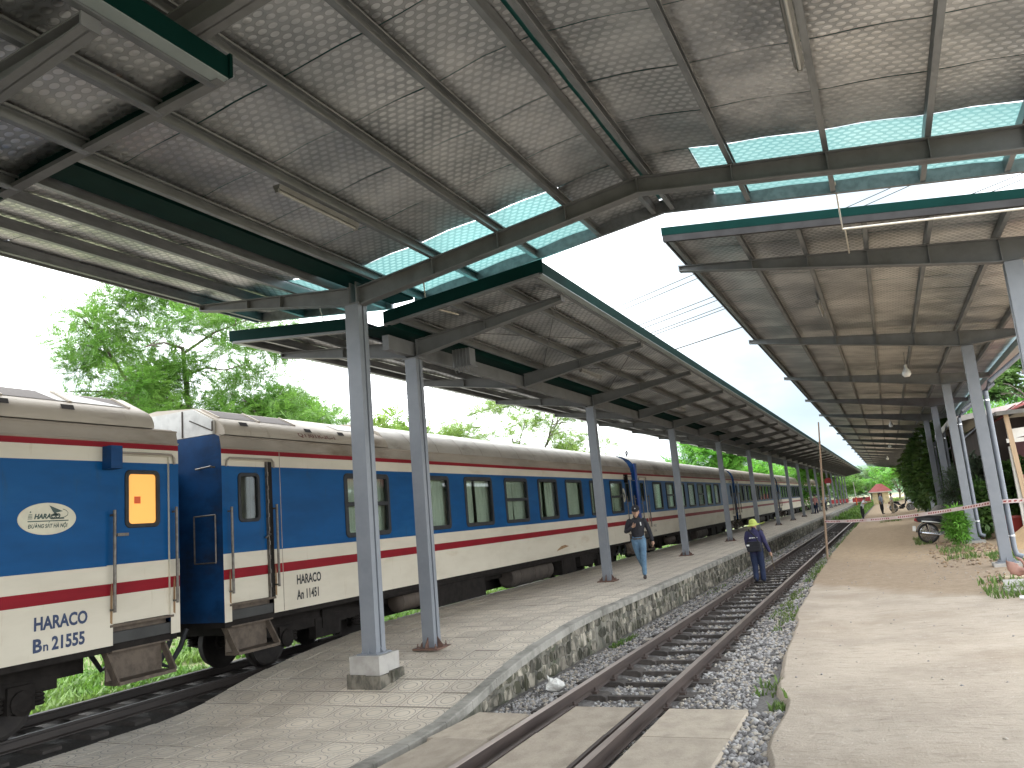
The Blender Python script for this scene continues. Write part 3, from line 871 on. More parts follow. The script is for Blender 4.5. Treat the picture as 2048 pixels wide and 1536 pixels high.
for y0, y1 in zip(seams, seams[1:]):
    k += 1
    teal = y0 > 8.2
    if teal:
        aobj(panel(A, -6.22, roofz(-6.22), -3.16, roofz(-3.16), y0, y1, m_tealfoil, False, seed=k, purl=px_l))
        aobj(panel(A, -3.15, roofz(-3.15), -2.22, roofz(-2.22), y0, y1, seed=k+90, nx=6, purl=px_l))
        aobj(panel(A, -2.18, roofz(-2.18), -1.50, roofz(-1.50), y0, y1, seed=k+120, nx=6, purl=px_r))
        aobj(panel(A, -1.49, roofz(-1.49), 2.3, roofz(2.3), y0, y1, m_tealfoil, False, seed=k+30, purl=px_r))
        aobj(panel(A, -7.35, wt(-7.35)+.137, -6.62, wt(-6.62)+.137, y0, y1, m_tealfoil, False, nx=5, seed=k+50))
        aobj(panel(A, -9.32, wt(-9.32)+.137, -7.36, wt(-7.36)+.137, y0, y1, seed=k+60, nx=10, purl=AWP))
    else:
        aobj(panel(A, -6.22, roofz(-6.22), -2.22, roofz(-2.22), y0, y1, seed=k, purl=px_l))
        aobj(panel(A, -2.18, roofz(-2.18), 2.3, roofz(2.3), y0, y1, seed=k+30, purl=px_r))
        aobj(panel(A, -9.32, wt(-9.32)+.137, -6.62, wt(-6.62)+.137, y0, y1, seed=k+60, nx=12, purl=AWP))
# ridge cap, valley gutter, end trims
b = MB(); b.prism([(-2.45, 6.07), (-2.2, 6.11), (-1.95, 6.07), (-1.95, 6.08), (-2.2, 6.125), (-2.45, 6.08)], a0, a1, 'y'); aobj(b.build('ridge_cap', m_tealroof, A))
b = MB(); b.prism([(-6.60, 5.60), (-6.60, 5.49), (-6.23, 5.49), (-6.23, 5.60), (-6.22, 5.60), (-6.22, 5.48), (-6.61, 5.48), (-6.61, 5.60)], a0, a1, 'y'); aobj(b.build('gutter', m_teal, A))
for (x0, z0, x1, z1) in ((-6.2, roofz(-6.2), -2.2, roofz(-2.2)), (-2.2, roofz(-2.2), 2.3, roofz(2.3)), (-9.32, wt(-9.32)+.137, -6.62, wt(-6.62)+.137)):
    b = MB(); b.prism([(x0, z0-.15), (x1, z1-.15), (x1, z1+.03), (x0, z0+.03)], a1-.01, a1+.045, 'y'); aobj(b.build('end_trim', m_galv, A))
b = MB(); b.prism([(-9.36, wt(-9.36)-.03), (-9.33, wt(-9.36)-.03), (-9.33, wt(-9.36)+.19), (-9.36, wt(-9.36)+.19)], a0, a1, 'y'); aobj(b.build('edge_trim', m_steel_dk, A))
# columns
cm = column_mesh(4.70, .225, .215)
o = inst('column', cm, A, (0, 0, .435))
bs = base_mesh(.36, mat=m_steel); inst('base_plate', bs, A, (0, 0, .425), scale=(.9, .9, .6))
b = MB(); z0 = pz(8.7)-.06
b.prism([(-.23, -.23), (.23, -.23), (.23, .23), (-.23, .23)], .19, .425, 'z'); b.build('pedestal', m_conc, A)
b = MB()
for (x0, x1, y0, y1, h) in ((-.27, .02, -.25, -.05, .2), (.02, .26, -.255, -.02, .185), (-.26, .0, -.05, .27, .195), (.0, .29, -.02, .26, .21)):
    b.box(x0, x1-.006, y0, y1-.006, z0, h)
b.build('pedestal_foot', m_stone, A, label='mossy broken stone foot')
for (x, y) in ((2.05, 9.0), (2.05, 3.75), (2.05, -1.5), (-6.4, -1.5)):
    zb = gz(x, y) if x > 0 else pz(y)
    inst('column', column_mesh(5.13-zb, .225, .215), A, (x+6.4, y-9, zb))

# ---- Y-shaped platform canopies
BX = -6.4
def butterfly(name, label, y0, y1, cols, rafts, fine_to, front=None, back=None, cutz=None):
    T = thing(name, label, 'canopy', (BX, cols[0], 0))
    off = Vector((-BX, -cols[0], 0))
    def A_(o): o.location = Vector(o.location)+off; return o
    ft = lambda d: 4.865+.095*d           # rafter top at distance d from the valley
    for y in rafts:
        for s in (-1, 1):
            top = [(BX+s*.10, ft(.1)), (BX+s*2.56, ft(2.56))]; bot = [(BX+s*.10, ft(.1)-.265), (BX+s*2.56, ft(2.56)-.085)]
            A_(irafter(T, top, bot, y, fw=.13, stiff=(BX+s*1.3,)))
    colm = {}
    bp = base_mesh()
    for y in cols:
        zb = pz(y)
        key = round(zb, 2)
        if key not in colm: colm[key] = column_mesh(4.60-zb-.02, .20, .19)
        inst('column', colm[key], T, (0, y-cols[0], zb+.02))
        inst('base_plate', bp, T, (0, y-cols[0], zb))
        b = MB(); b.box(-.16, .16, y-cols[0]-.10, y-cols[0]+.10, 4.575, 4.60); b.build('cap_plate', m_steel_dk, T)
    # longitudinal girder on the column heads
    b = MB(); b.box(BX-.055, BX+.055, y0+.3, y1, 4.62, 4.84); A_(b.build('girder', m_steel_dk, T))
    for s in (-1, 1):
        for d in (.42, 1.25, 2.02, 2.60):
            A_(cpurlin(T, BX+s*d, ft(d)+.003, y0+.02, y1, h=.12, w=.055, lip=s if d < 2.5 else -s))
        za, zb_ = ft(.28)+.127, ft(2.68)+.127
        y = y0; k = 0
        while y < y1-.01:
            dy = 1.0 if y < fine_to else 12.0
            e = min(y+dy, y1); k += 1
            A_(panel(T, BX+s*.28, za, BX+s*2.68, zb_, y, e, nx=10 if y < fine_to else 2, ny=3 if y < fine_to else 2, seed=k+int(100*(s+1)), purl=[BX+s*d for d in (.42, 1.25, 2.02, 2.6)]))
            y = e
        xe_ = BX+s*2.69
        b = MB(); b.prism([(xe_, zb_-.10), (xe_+s*.012, zb_-.10), (xe_+s*.012, zb_+.065), (xe_-s*.10, zb_+.075), (xe_-s*.10, zb_+.063), (xe_, zb_+.055)], y0, y1, 'y')
        A_(b.build('edge_flashing', m_teal, T))
        b = MB(); b.prism([(xe_-s*.085, zb_-.118), (xe_+s*.014, zb_-.112), (xe_+s*.014, zb_-.104), (xe_-s*.085, zb_-.110)], y0, y1, 'y')
        A_(b.build('edge_lip', pm('pale_flashing', (0.34, 0.39, 0.39), (0.28, 0.33, 0.33), rough=.35, metal=.2, scale=3), T))
        for ye in (front, back):
            if ye is None: continue
            sg = -1 if ye == front else 1
            b = MB(); b.prism([(BX+s*.2, za-.10), (BX+s*2.72, zb_-.085), (BX+s*2.72, zb_+.085), (BX+s*.2, za+.075)], ye+sg*.004, ye+sg*.03, 'y')
            A_(b.build('end_flashing', m_teal, T))
            b = MB(); b.prism([(BX+s*.2, za-.135), (BX+s*2.66, zb_-.12), (BX+s*2.66, zb_-.085), (BX+s*.2, za-.10)], ye-sg*.06, ye+sg*.024, 'y')
            A_(b.build('end_channel', m_steel_dk, T))
    b = MB(); z = 4.93; b.prism([(BX-.29, z+.09), (BX-.27, z-.03), (BX+.27, z-.03), (BX+.29, z+.09), (BX+.30, z+.09), (BX+.28, z-.045), (BX-.28, z-.045), (BX-.30, z+.09)], y0, y1, 'y')
    A_(b.build('gutter', m_teal, T))
    return T, off
bcols = [10.45+8.2*k for k in range(17)]
brafts = [10.45+4.1*k for k in range(34)]
TB, offB = butterfly('platform_canopy', 'long grey platform canopy with Y-shaped frames beside the blue train', 9.40, 147, bcols, brafts, 50, front=9.40)
TC, offC = butterfly('platform_canopy', 'end of a lower canopy with green flashing at top left corner', -14, 3.85, [-1.9, -10.1], [2.9, -1.9, -6, -10.1], 20, back=3.85)
# diagonal brace rods in the first bays of the long canopy
for (ya, yb) in ((10.45, 14.55), (14.55, 18.65)):
    for (d0, d1) in ((.5, 2.5), (2.5, .5)):
        b = MB(); b.tube([(d0, ya-bcols[0], 4.90+.095*d0), (d1, yb-bcols[0], 4.90+.095*d1)], .008, 5); b.build('brace_rod', m_steel_dk, TB)

# ---- single-slope canopy on the right
D = thing('lean_to_canopy', 'single-slope steel canopy on tall grey posts along the right side', 'canopy', (2.05, 12.95, 0))
doff = Vector((-2.05, -12.95, 0))
def dobj(o): o.location = Vector(o.location)+doff; return o
dcols = [12.95+7.4*k for k in range(18)]
dt = lambda x: 5.335 - .127*(x-2.05)
def dbot(x): return dt(x) - (.09 + .265*min(1, max(0, (x+2.6)/4.5)))
d0, d1 = 11.5, 139
for y in dcols:
    xs_ = [-2.62, 1.9, 2.3, 3.25]
    top = [(x, dt(x)) for x in xs_]; bot = [(-2.62, dbot(-2.62)), (1.9, dbot(1.9)), (2.3, dbot(1.9)), (3.25, dt(3.25)-.12)]
    dobj(irafter(D, top, bot, y, fw=.15, stiff=(-1.46, -.63, .23, 1.04, 1.93)))
for x in (-2.46, -1.49, -.66, .2, 1.01, 1.9, 2.75): dobj(cpurlin(D, x, dt(x)+.003, d0+.02, d1, h=.13, lip=1))
y = d0; k = 0
while y < d1-.01:
    dy = 1.0 if y < 48 else 12
    e = min(y+dy, d1); k += 1
    dobj(panel(D, -2.5, dt(-2.5)+.137, 3.35, dt(3.35)+.137, y, e, nx=22 if y < 48 else 3, ny=3, seed=400+k, purl=(-2.46, -1.49, -.66, .2, 1.01, 1.9, 2.75))); y = e
b = MB(); b.prism([(-2.53, dt(-2.5)+.03), (-2.51, dt(-2.5)+.03), (-2.51, dt(-2.5)+.215), (-2.53, dt(-2.5)+.215)], d0, d1, 'y'); dobj(b.build('edge_trim', m_steel_dk, D))
b = MB(); b.prism([(-2.53, dt(-2.5)+.10), (3.4, dt(3.4)+.10), (3.4, dt(3.4)+.225), (-2.53, dt(-2.5)+.225)], d0-.03, d0-.004, 'y'); dobj(b.build('end_flashing', m_teal, D))
b = MB(); b.prism([(-2.52, dt(-2.5)-.0), (3.4, dt(3.4)-.0), (3.4, dt(3.4)+.098), (-2.52, dt(-2.5)+.098)], d0-.026, d0+.03, 'y'); dobj(b.build('end_channel', pm('dark_channel', (0.052, 0.05, 0.05), (0.04, 0.038, 0.038), rough=.75, scale=4, spec=.1), D))
zg = dt(3.35)+.10
b = MB(); b.prism([(3.30, zg), (3.30, zg-.16), (3.50, zg-.16), (3.50, zg+.02), (3.51, zg+.02), (3.51, zg-.172), (3.288, zg-.172), (3.288, zg)], d0, d1, 'y'); dobj(b.build('gutter', pm('pale_gutter', (0.36, 0.46, 0.47), (0.3, 0.4, 0.41), rough=.4, metal=.2, scale=3), D))
pipe_m = pm('drain_pipe', (0.20, 0.22, 0.255), (0.16, 0.18, 0.21), rough=.35, scale=3)
clamp_m = pm('bright_clamp', (0.75, 0.76, 0.78), (0.65, 0.66, 0.68), rough=.25, metal=.8, scale=3)
bp = base_mesh(.40, mat=m_steel)
for y in dcols:
    zb = gz(2.05, y)
    zc = zb+.07
    inst('column', column_mesh(dbot(1.95)-zc-.01, .225, .215), D, (0, y-dcols[0], zc))
    inst('base_plate', bp, D, (0, y-dcols[0], zc-.012), scale=(1, 1, .8))
    b = MB(); b.box(-.27, .29, y-dcols[0]-.26, y-dcols[0]+.26, zb-.10, zc-.008); b.build('footing', m_conc, D)
    b = MB(); yl_ = y-dcols[0]
    b.tube([(1.33, yl_+.02, zg-.16), (1.25, yl_+.02, zg-.45), (.30, yl_+.02, zg-1.15), (.19, yl_+.02, zg-1.35), (.185, yl_+.02, zb+.35), (.21, yl_+.02, zb+.22), (.32, yl_+.0, zb+.17)], .055, 10)
    b.build('drain_pipe', pipe_m, D, smooth=True)
    for z in (zb+.62, zg-1.55):
        b = MB(); b.lathe([(.060, -.018), (.064, -.018), (.064, .018), (.060, .018)], (.187, yl_+.02, z), 'z', 10); b.box(.09, .13, yl_-.01, yl_+.04, z-.015, z+.015); b.build('pipe_clamp', clamp_m, D)

# ------------------------------------------------------------------ lamps and conduits
m_lampbody = pm('lamp_enamel', (0.24, 0.24, 0.235), (0.19, 0.19, 0.185), rough=.4, scale=4)
m_white = pm('white_enamel', (0.78, 0.78, 0.76), (0.68, 0.68, 0.66), rough=.35, scale=4)
m_bulb = pm('bulb_glass', (0.80, 0.80, 0.79), (0.74, 0.74, 0.73), rough=.25, scale=2)
m_tube = pm('lamp_tube', (0.40, 0.40, 0.395), (0.34, 0.34, 0.335), rough=.2, scale=2)
def striplight(label, x, y, z, length=1.25):
    T = thing('strip_light', label, 'lamp', (x, y, z), group='strip lights under the roofs')
    MB().prism([(-.035, .02), (.035, .02), (.045, .065), (-.045, .065)], 0, length, 'y').build('housing', m_lampbody, T)
    MB().tube([(0, .03, .004), (0, length-.03, .004)], .016, 10).build('lamp_tube', m_tube, T, smooth=True)
    for yy_ in (.0, length-.03):
        MB().box(-.022, .022, yy_, yy_+.03, -.018, .03).build('lamp_holder', m_lampbody, T)
    return T
striplight('white strip light under the overhead roof beside the left gutter', -5.16, 6.0, zt(-5.12)-.07, 1.35)
striplight('white strip light at the top edge of the overhead roof, right half', -.16, 5.6, zt(-.11)-.07, 1.3)
striplight('strip light under the nearest bays of the long platform canopy', -5.35, 15.2, 4.87)
striplight('strip light further along under the long platform canopy', -5.35, 23.2, 4.87)
striplight('strip light under the right-hand single-slope canopy, nearest bay', -.72, 16.2, dt(-.7)-.07)
def bulb(label, x, y, z, s=1.0):
    T = thing('hanging_bulb', label, 'lamp', (x, y, z), group='bulbs under the right canopy')
    MB().lathe([(.001, -.17*s), (.05*s, -.165*s), (.085*s, -.12*s), (.085*s, -.07*s), (.05*s, .0), (.03*s, .03*s), (.03*s, .09*s), (.001, .1*s)], (0, 0, 0), 'z', 14).build('bulb_glass', m_bulb, T, smooth=True)
    MB().tube([(0, 0, .09*s), (.01, 0, dt(x)-z+.0)], .006, 5).build('cable', m_steel_dk, T)
bulb('large white bulb hanging under the right canopy between the second and third posts', .86, 23.2, 5.03, 1.25)
bulb('white bulb hanging farther down the right canopy', .55, 44, 5.2, 1.25)
bulb('tiny white bulb deep under the right canopy', .5, 66, 5.2, 1.3)
bulb('farthest tiny bulb under the right canopy', .3, 92, 5.2, 1.5)
m_pvc = pm('conduit_pvc', (0.62, 0.58, 0.50), (0.52, 0.48, 0.41), rough=.4, scale=5)
def conduit(label, pts, r=.013):
    b = MB(); o = b.tube([Vector(p)-Vector(pts[0]) for p in pts], r, 8).build('conduit_pipe', m_pvc, None, smooth=True)
    o.location = pts[0]; tag(o, label, 'pipe', 'thin cable conduits hung from the roofs')
conduit('thin pale conduit dropping from the overhead roof to the green canopy end, right of post', [(-5.45, 9.3, 5.42), (-5.5, 9.42, 5.05), (-5.25, 9.9, 4.98)])
conduit('thin pale conduit dropping to the canopy end left of the near post', [(-7.3, 9.3, 5.5), (-7.3, 9.45, 5.1), (-6.9, 10.0, 4.98)])
conduit('long pale conduit along the front of the right-hand canopy', [(-.05, 10.2, 5.75), (-.05, 11.4, 5.50), (2.2, 11.42, 5.26), (3.2, 11.42, 5.13)], .016)
conduit('short conduit running in under the right-hand canopy', [(-.02, 11.42, 5.51), (-.02, 12.9, 5.57)])
# junction box with coiled cable near the first Y-frame
b = MB(); b.box(-.18, .18, -.12, .12, 0, .02); b.box(-.15, .15, -.1, .1, .02, .30)
for i_ in range(5): b.tube([(-.15+.06*i_, -.11, .3), (-.14+.06*i_, -.13, .05), (-.1+.06*i_, -.12, -.1)], .008, 5)
cb = b.build('cable_box', m_steel_dk); cb.location = (-5.95, 11.3, 4.5); tag(cb, 'dark cable junction box hanging by the second post head', 'box')

# ------------------------------------------------------------------ train
def paint(name, c, c2, rough=.3, **kw): return pm(name, c, c2, rough=rough+.12, scale=1.6, stretch=(1, .5, 1.6), spec=.12, **kw)
m_blue = paint('coach_blue', (0.004, 0.076, 0.225), (0.003, 0.060, 0.18), .28, streak=(0.02, 0.06, 0.12), dirt=(0.014, 0.10, 0.24), dirt_scale=.9, dirt_lo=.5, dirt_hi=.8, bump=.03, bscale=3)
m_cream = paint('coach_cream', (0.62, 0.57, 0.47), (0.56, 0.51, 0.415), .38, streak=(0.40, 0.31, 0.20), streak_lo=.6, dirt=(0.46, 0.36, 0.24), dirt_scale=1.4, dirt_lo=.55, dirt_hi=.85, bump=.03, bscale=3)
m_red = paint('coach_red', (0.24, 0.010, 0.018), (0.19, 0.008, 0.015), .35, bump=.03, bscale=3)
m_shoulder = paint('coach_shoulder', (0.36, 0.315, 0.265), (0.28, 0.245, 0.205), .5, dirt=(0.19, 0.15, 0.11), dirt_scale=1.2, dirt_lo=.5, dirt_hi=.8)
m_croof = paint('coach_roof', (0.48, 0.425, 0.355), (0.40, 0.35, 0.295), .38, streak=(0.22, 0.18, 0.14), dirt=(0.22, 0.18, 0.145), dirt_scale=.8, dirt_lo=.5, dirt_hi=.75, bump=.06, bscale=5)
m_croof_g = paint('coach_roof_grey', (0.50, 0.465, 0.415), (0.40, 0.37, 0.33), .33, metal=.25, dirt=(0.24, 0.205, 0.17), dirt_scale=1.1, dirt_lo=.5, dirt_hi=.75, bump=.08, bscale=5)
m_endblue = paint('coach_end_blue', (0.010, 0.055, 0.16), (0.006, 0.03, 0.085), .3, dirt=(0.02, 0.022, 0.03), dirt_scale=.9, dirt_lo=.45, dirt_hi=.75)
m_under = pm('underframe_black', (0.020, 0.017, 0.015), (0.012, 0.010, 0.009), rough=.8, scale=6, spec=.15)
m_dusty = pm('underframe_dust', (0.07, 0.056, 0.045), (0.045, 0.036, 0.03), rough=.8, scale=5)
m_rubber = pm('window_rubber', (0.035, 0.037, 0.040), (0.025, 0.026, 0.028), rough=.55, scale=6, spec=.25)
m_hand = pm('handrail_steel', (0.16, 0.145, 0.13), (0.10, 0.085, 0.07), rough=.45, metal=.5, scale=14)
m_step = pm('step_steel', (0.13, 0.10, 0.075), (0.075, 0.058, 0.045), rough=.7, metal=.2, scale=9)
m_wheel = pm('wheel_steel', (0.030, 0.025, 0.022), (0.018, 0.015, 0.014), rough=.7, metal=.3, scale=10)
m_dark = pm('dark_interior', (0.05, 0.05, 0.048), (0.035, 0.035, 0.034), rough=.8, scale=3)
m_curtain = pm('curtain_cloth', (0.70, 0.67, 0.56), (0.58, 0.56, 0.46), rough=.9, scale=3, stretch=(1, 1, .3))
m_letter = pm('blue_lettering', (0.015, 0.035, 0.10), (0.012, 0.028, 0.085), rough=.45, scale=8)
m_letterk = pm('black_lettering', (0.02, 0.02, 0.022), (0.015, 0.015, 0.016), rough=.5, scale=8)
m_emgreen = pm('emblem_green', (0.02, 0.055, 0.04), (0.018, 0.045, 0.034), rough=.4, scale=6)
m_emcream = pm('emblem_cream', (0.62, 0.58, 0.44), (0.55, 0.51, 0.39), rough=.45, scale=5)
m_grille = pm('grille_brown', (0.085, 0.065, 0.055), (0.06, 0.045, 0.04), rough=.7, scale=30)
m_whitep = pm('vent_panel_white', (0.55, 0.54, 0.51), (0.42, 0.41, 0.385), rough=.5, scale=5)
m_stain = pm('rust_stain', (0.30, 0.19, 0.095), (0.22, 0.12, 0.055), rough=.8, scale=9)
m_glass = glass_material()
m_litglass = lamp_material('lit_window', (0.90, 0.40, 0.09), 0.165)
m_orange = pm('orange_notice', (0.80, 0.13, 0.03), (0.7, 0.11, 0.03), rough=.6, scale=5)

HW = 1.43                                     # half width of a coach
ZB = [.915, 1.50, 1.64, 1.86, 1.975, 3.01, 3.12, 3.295, 3.365]
ROOF = [(1.43, 3.365), (1.40, 3.55), (1.32, 3.74), (1.16, 3.92), (.90, 4.06), (.55, 4.155), (.2, 4.19), (-.2, 4.19), (-.55, 4.155), (-.90, 4.06), (-1.16, 3.92), (-1.32, 3.74), (-1.40, 3.55), (-1.43, 3.365)]
BAND = [0, 1, 0, 2, 2, 2, 0, 1]               # cream, red, cream, blue, blue, blue, cream, red

def rrect(w, h, r, n=4):
    pts = []
    for (cx, cz, a0) in ((w/2-r, h/2-r, 0), (-w/2+r, h/2-r, 90), (-w/2+r, -h/2+r, 180), (w/2-r, -h/2+r, 270)):
        for k in range(n+1):
            a = R(a0+90*k/n); pts.append((cx+r*math.cos(a), cz+r*math.sin(a)))
    return pts
def ring_mesh(w, h, t, r=.09, x0=-.05, x1=.022, bar=None, name='window', mat=None):
    """rounded window frame facing +X"""
    b = MB(); o = rrect(w, h, r); i = rrect(w-2*t, h-2*t, max(.02, r-t*.6)); n = len(o)
    lay = [(o, x0), (o, x1-.008), ([(p[0]*.985, p[1]*.985) for p in o], x1), (i, x1), (i, x0)]
    for prof, x in lay: b.v += [(x, p[0], p[1]) for p in prof]
    for a in range(len(lay)-1):
        for k in range(n):
            q = (k+1) % n; b.f.append((a*n+k, a*n+q, (a+1)*n+q, (a+1)*n+k)); b.m.append(0)
    if bar is not None: b.box(x0+.01, x1-.004, -w/2+t*.7, w/2-t*.7, bar-.035, bar+.035)
    return b.mesh(name, mat or m_rubber)
def curtain_mesh(w, h, gap, seed, x=-.14):
    r = random.Random(seed); b = MB(); n = 26
    for (y0, y1) in ((-w/2, -gap), (gap*.6, w/2)):
        i0 = len(b.v)
        for k in range(n+1):
            t = k/n; y = y0+(y1-y0)*t
            xx = x+.022*math.sin(t*r.uniform(30, 34))+.012*math.sin(t*11+seed)
            for (z, s) in ((-h/2, 1), (0, .97), (h/2, 1)):
                b.v.append((xx, y+(.03*math.sin(seed+t*3) if z < 0 else 0), z))
        for k in range(n):
            for j in (0, 1):
                a = i0+k*3+j; b.f.append((a, a+3, a+4, a+1)); b.m.append(0)
    return b.mesh('curtain', m_curtain, smooth='all')
WW, WH = 1.40, 1.13
frame_plain = ring_mesh(WW, WH, .085)
frame_bar = ring_mesh(WW, WH, .085, bar=.02)
b = MB(); b.box(-.02, -.012, -WW/2+.05, WW/2-.05, -WH/2+.05, WH/2-.05); pane_mesh = b.mesh('pane', m_glass)
curtains = [curtain_mesh(WW, WH, g_, s_) for s_, g_ in ((1, .09), (2, .03), (3, .13), (4, .05))]
frame_s = ring_mesh(.62, .80, .055)
b = MB(); b.box(-.02, -.012, -.28, .28, -.37, .37); pane_s = b.mesh('pane', m_glass)
ZWIN = (ZB[4]+ZB[5])/2

def door_unit(T, y, lit=False, ajar=False, detail=True, flip=False):
    """entrance door with rails, gutter arch and steps; y = centre of the doorway in coach coordinates"""
    w = .86
    d = MB()
    zs = [1.16, 1.50, 1.64, 1.86, 3.12, 3.21]; cols = [0, 1, 0, 2, 0]
    wx = HW-.035
    wy0, wy1, wz0, wz1 = y-.19, y+.19, 2.33, 2.99
    if lit: wy0, wy1 = y-.20, y+.26
    for (za, zb, ci) in zip(zs, zs[1:], cols):
        if ci == 2:
            for (ya, yb, z0, z1) in ((y-w/2, wy0, za, zb), (wy1, y+w/2, za, zb), (wy0, wy1, za, wz0), (wy0, wy1, wz1, zb)):
                d.quad((wx, ya, z0), (wx, yb, z0), (wx, yb, z1), (wx, ya, z1), ci)
        else: d.quad((wx, y-w/2, za), (wx, y+w/2, za), (wx, y+w/2, zb), (wx, y-w/2, zb), ci)
    do = d.build('door', [m_cream, m_red, m_blue], T)
    wm = ring_mesh(wy1-wy0+.07, wz1-wz0+.07, .05, .075, x0=-.03, x1=.018, name='door_window_frame')
    o = inst('door_window_frame', wm, do, (wx, (wy0+wy1)/2, (wz0+wz1)/2))
    b = MB(); b.box(wx-.02, wx-.012, wy0-.01, wy1+.01, wz0-.01, wz1+.01); b.build('door_pane', m_litglass if lit else m_glass, do)
    if lit: b = MB(); b.box(wx-.011, wx-.008, y-.085, y+.01, 2.60, 2.69); b.build('orange_notice', m_orange, do)
    else:
        b = MB(); b.box(wx-.35, wx-.33, wy0-.2, wy1+.2, wz0-.2, wz1+.2); b.build('door_lining', pm('door_lining', (.30, .24, .17), (.22, .17, .12), rough=.7, scale=3), do)
    hz = 2.22
    b = MB(); b.box(wx+.002, wx+.045, y-w/2+.06, y-w/2+.22, hz-.018, hz+.018)
    if ajar: b = MB(); b.tube([(wx+.03, y+.30, 2.04), (wx+.05, y+.36, 2.08), (wx+.02, y+.42, 2.1)], .016, 6)
    b.build('handle', m_hand, do)
    if ajar:
        b = MB(); b.box(HW-.06, HW+.004, y+w/2-.055, y+w/2+.035, 1.15, 3.2); b.build('door_gap_shade', m_under, T)  # solid dark strip standing for the shade in the ajar door's gap
        b = MB(); b.box(HW-.05, HW+.008, y+w/2-.075, y+w/2-.055, 1.15, 3.2)
        for k in range(9): b.box(HW, HW+.016, y+w/2-.075, y+w/2-.05, 1.3+.21*k, 1.36+.21*k)
        b.build('door_edge', m_hand, T)
    # recess reveal round the doorway
    b = MB()
    for (ya, yb) in ((y-w/2-.02, y-w/2), (y+w/2, y+w/2+.02)): b.box(HW-.06, HW-.002, ya, yb, 1.14, 3.23)
    b.box(HW-.06, HW-.002, y-w/2, y+w/2, 3.21, 3.23); b.build('door_reveal', m_cream, T)
    # rain gutter arch
    b = MB(); yy0, yy1 = y-w/2-.07, y+w/2+.07
    b.tube([(HW+.02, yy0, 3.11), (HW+.025, yy0+.01, 3.19), (HW+.028, yy0+.06, 3.235), (HW+.028, yy1-.06, 3.235), (HW+.025, yy1-.01, 3.19), (HW+.02, yy1, 3.11)], .016, 6); b.build('rain_gutter', m_shoulder, T)
    for (yy_, z0, z1) in ((y-w/2-.03, 1.30, 2.52), (y+w/2+.05, 1.30, 2.54)):
        b = MB(); b.tube([(HW+.07, yy_, z0), (HW+.07, yy_, z1)], .019, 8)
        for z in (z0+.03, z1-.06): b.box(HW, HW+.075, yy_-.014, yy_+.014, z-.012, z+.012)
        b.build('handrail', m_hand, T)
        if detail:
            b = MB(); b.poly([(HW+.0025, yy_-.012, 1.18), (HW+.0025, yy_+.022, 1.16), (HW+.0025, yy_+.026, 1.52), (HW+.0025, yy_+.01, 1.66), (HW+.0025, yy_-.008, 1.5)]); b.build('rust_stain', m_stain, T)
    # step well
    b = MB()
    b.box(HW-.05, HW+.012, y-w/2-.04, y+w/2+.04, 1.125, 1.155)
    for k, z in enumerate((.955, 1.03, 1.09)): b.box(HW-.20+.03*k, HW-.17+.03*k+.02, y-w/2, y+w/2, z-.03, z+.035)
    b.build('step_riser', m_step, T)
    b = MB(); zt_, zb_ = .90, .47
    for s in (-1, 1):
        yy_ = y+s*.42
        b.beam((HW-.20, yy_, zt_), (HW+.06, yy_, zb_), .03, .09, up=(1, 0, 0))
    b.box(HW-.16, HW+.10, y-.42, y+.42, zb_-.02, zb_+.02); b.box(HW-.17, HW-.15, y-.41, y+.41, zb_, zt_-.05)
    b.box(HW-.22, HW-.02, y-.42, y+.42, zt_-.07, zt_-.05)
    b.build('step', m_step, T)
    return do

def bogie(T, y, detail=True):
    b = MB()
    for s in (-1, 1):
        b.box(s*.86-.05, s*.86+.05, y-1.55, y+1.55, .50, .66)
        b.box(s*.86-.07, s*.86+.07, y-.35, y+.35, .30, .62)
        for q in (-1.1, 1.1):
            b.box(s*.86-.09, s*.86+.09, y+q-.16, y+q+.16, .33, .62)
            b.lathe([(.14, -.05), (.14, .05), (.09, .07), (.001, .075)], (s*.93, y+q, .43), 'x', 12)
            for e in (-.24, .24):
                for k in range(4): b.lathe([(.07, k*.045), (.085, k*.045+.02), (.07, k*.045+.04)], (s*.86, y+q+e, .36), 'z', 8)
        b.tube([(s*.95, y-.3, .25), (s*.95, y+.3, .25)], .03, 6)
    b.box(-.95, .95, y-.18, y+.18, .45, .75)
    bo = b.build('bogie', m_under, T)
    for q in (-1.1, 1.1):
        for s in (-1, 1):
            w = MB(); w.lathe([(.001, -.06), (.10, -.06), (.12, -.02), (.36, -.02), (.39, -.05), (.39, .06), (.43, .065), (.43, .09), (.36, .09), (.30, .04), (.12, .04), (.1, .08), (.001, .08)], (0, 0, 0), 'x', 28)
            o = w.build('wheel', m_wheel, bo, smooth=True); o.location = (s*.53, y+q, .40); o.scale = (-s, 1, 1)
        a = MB(); a.tube([(-.5, y+q, .40), (.5, y+q, .40)], .07, 8); a.build('axle', m_wheel, bo)
    return bo

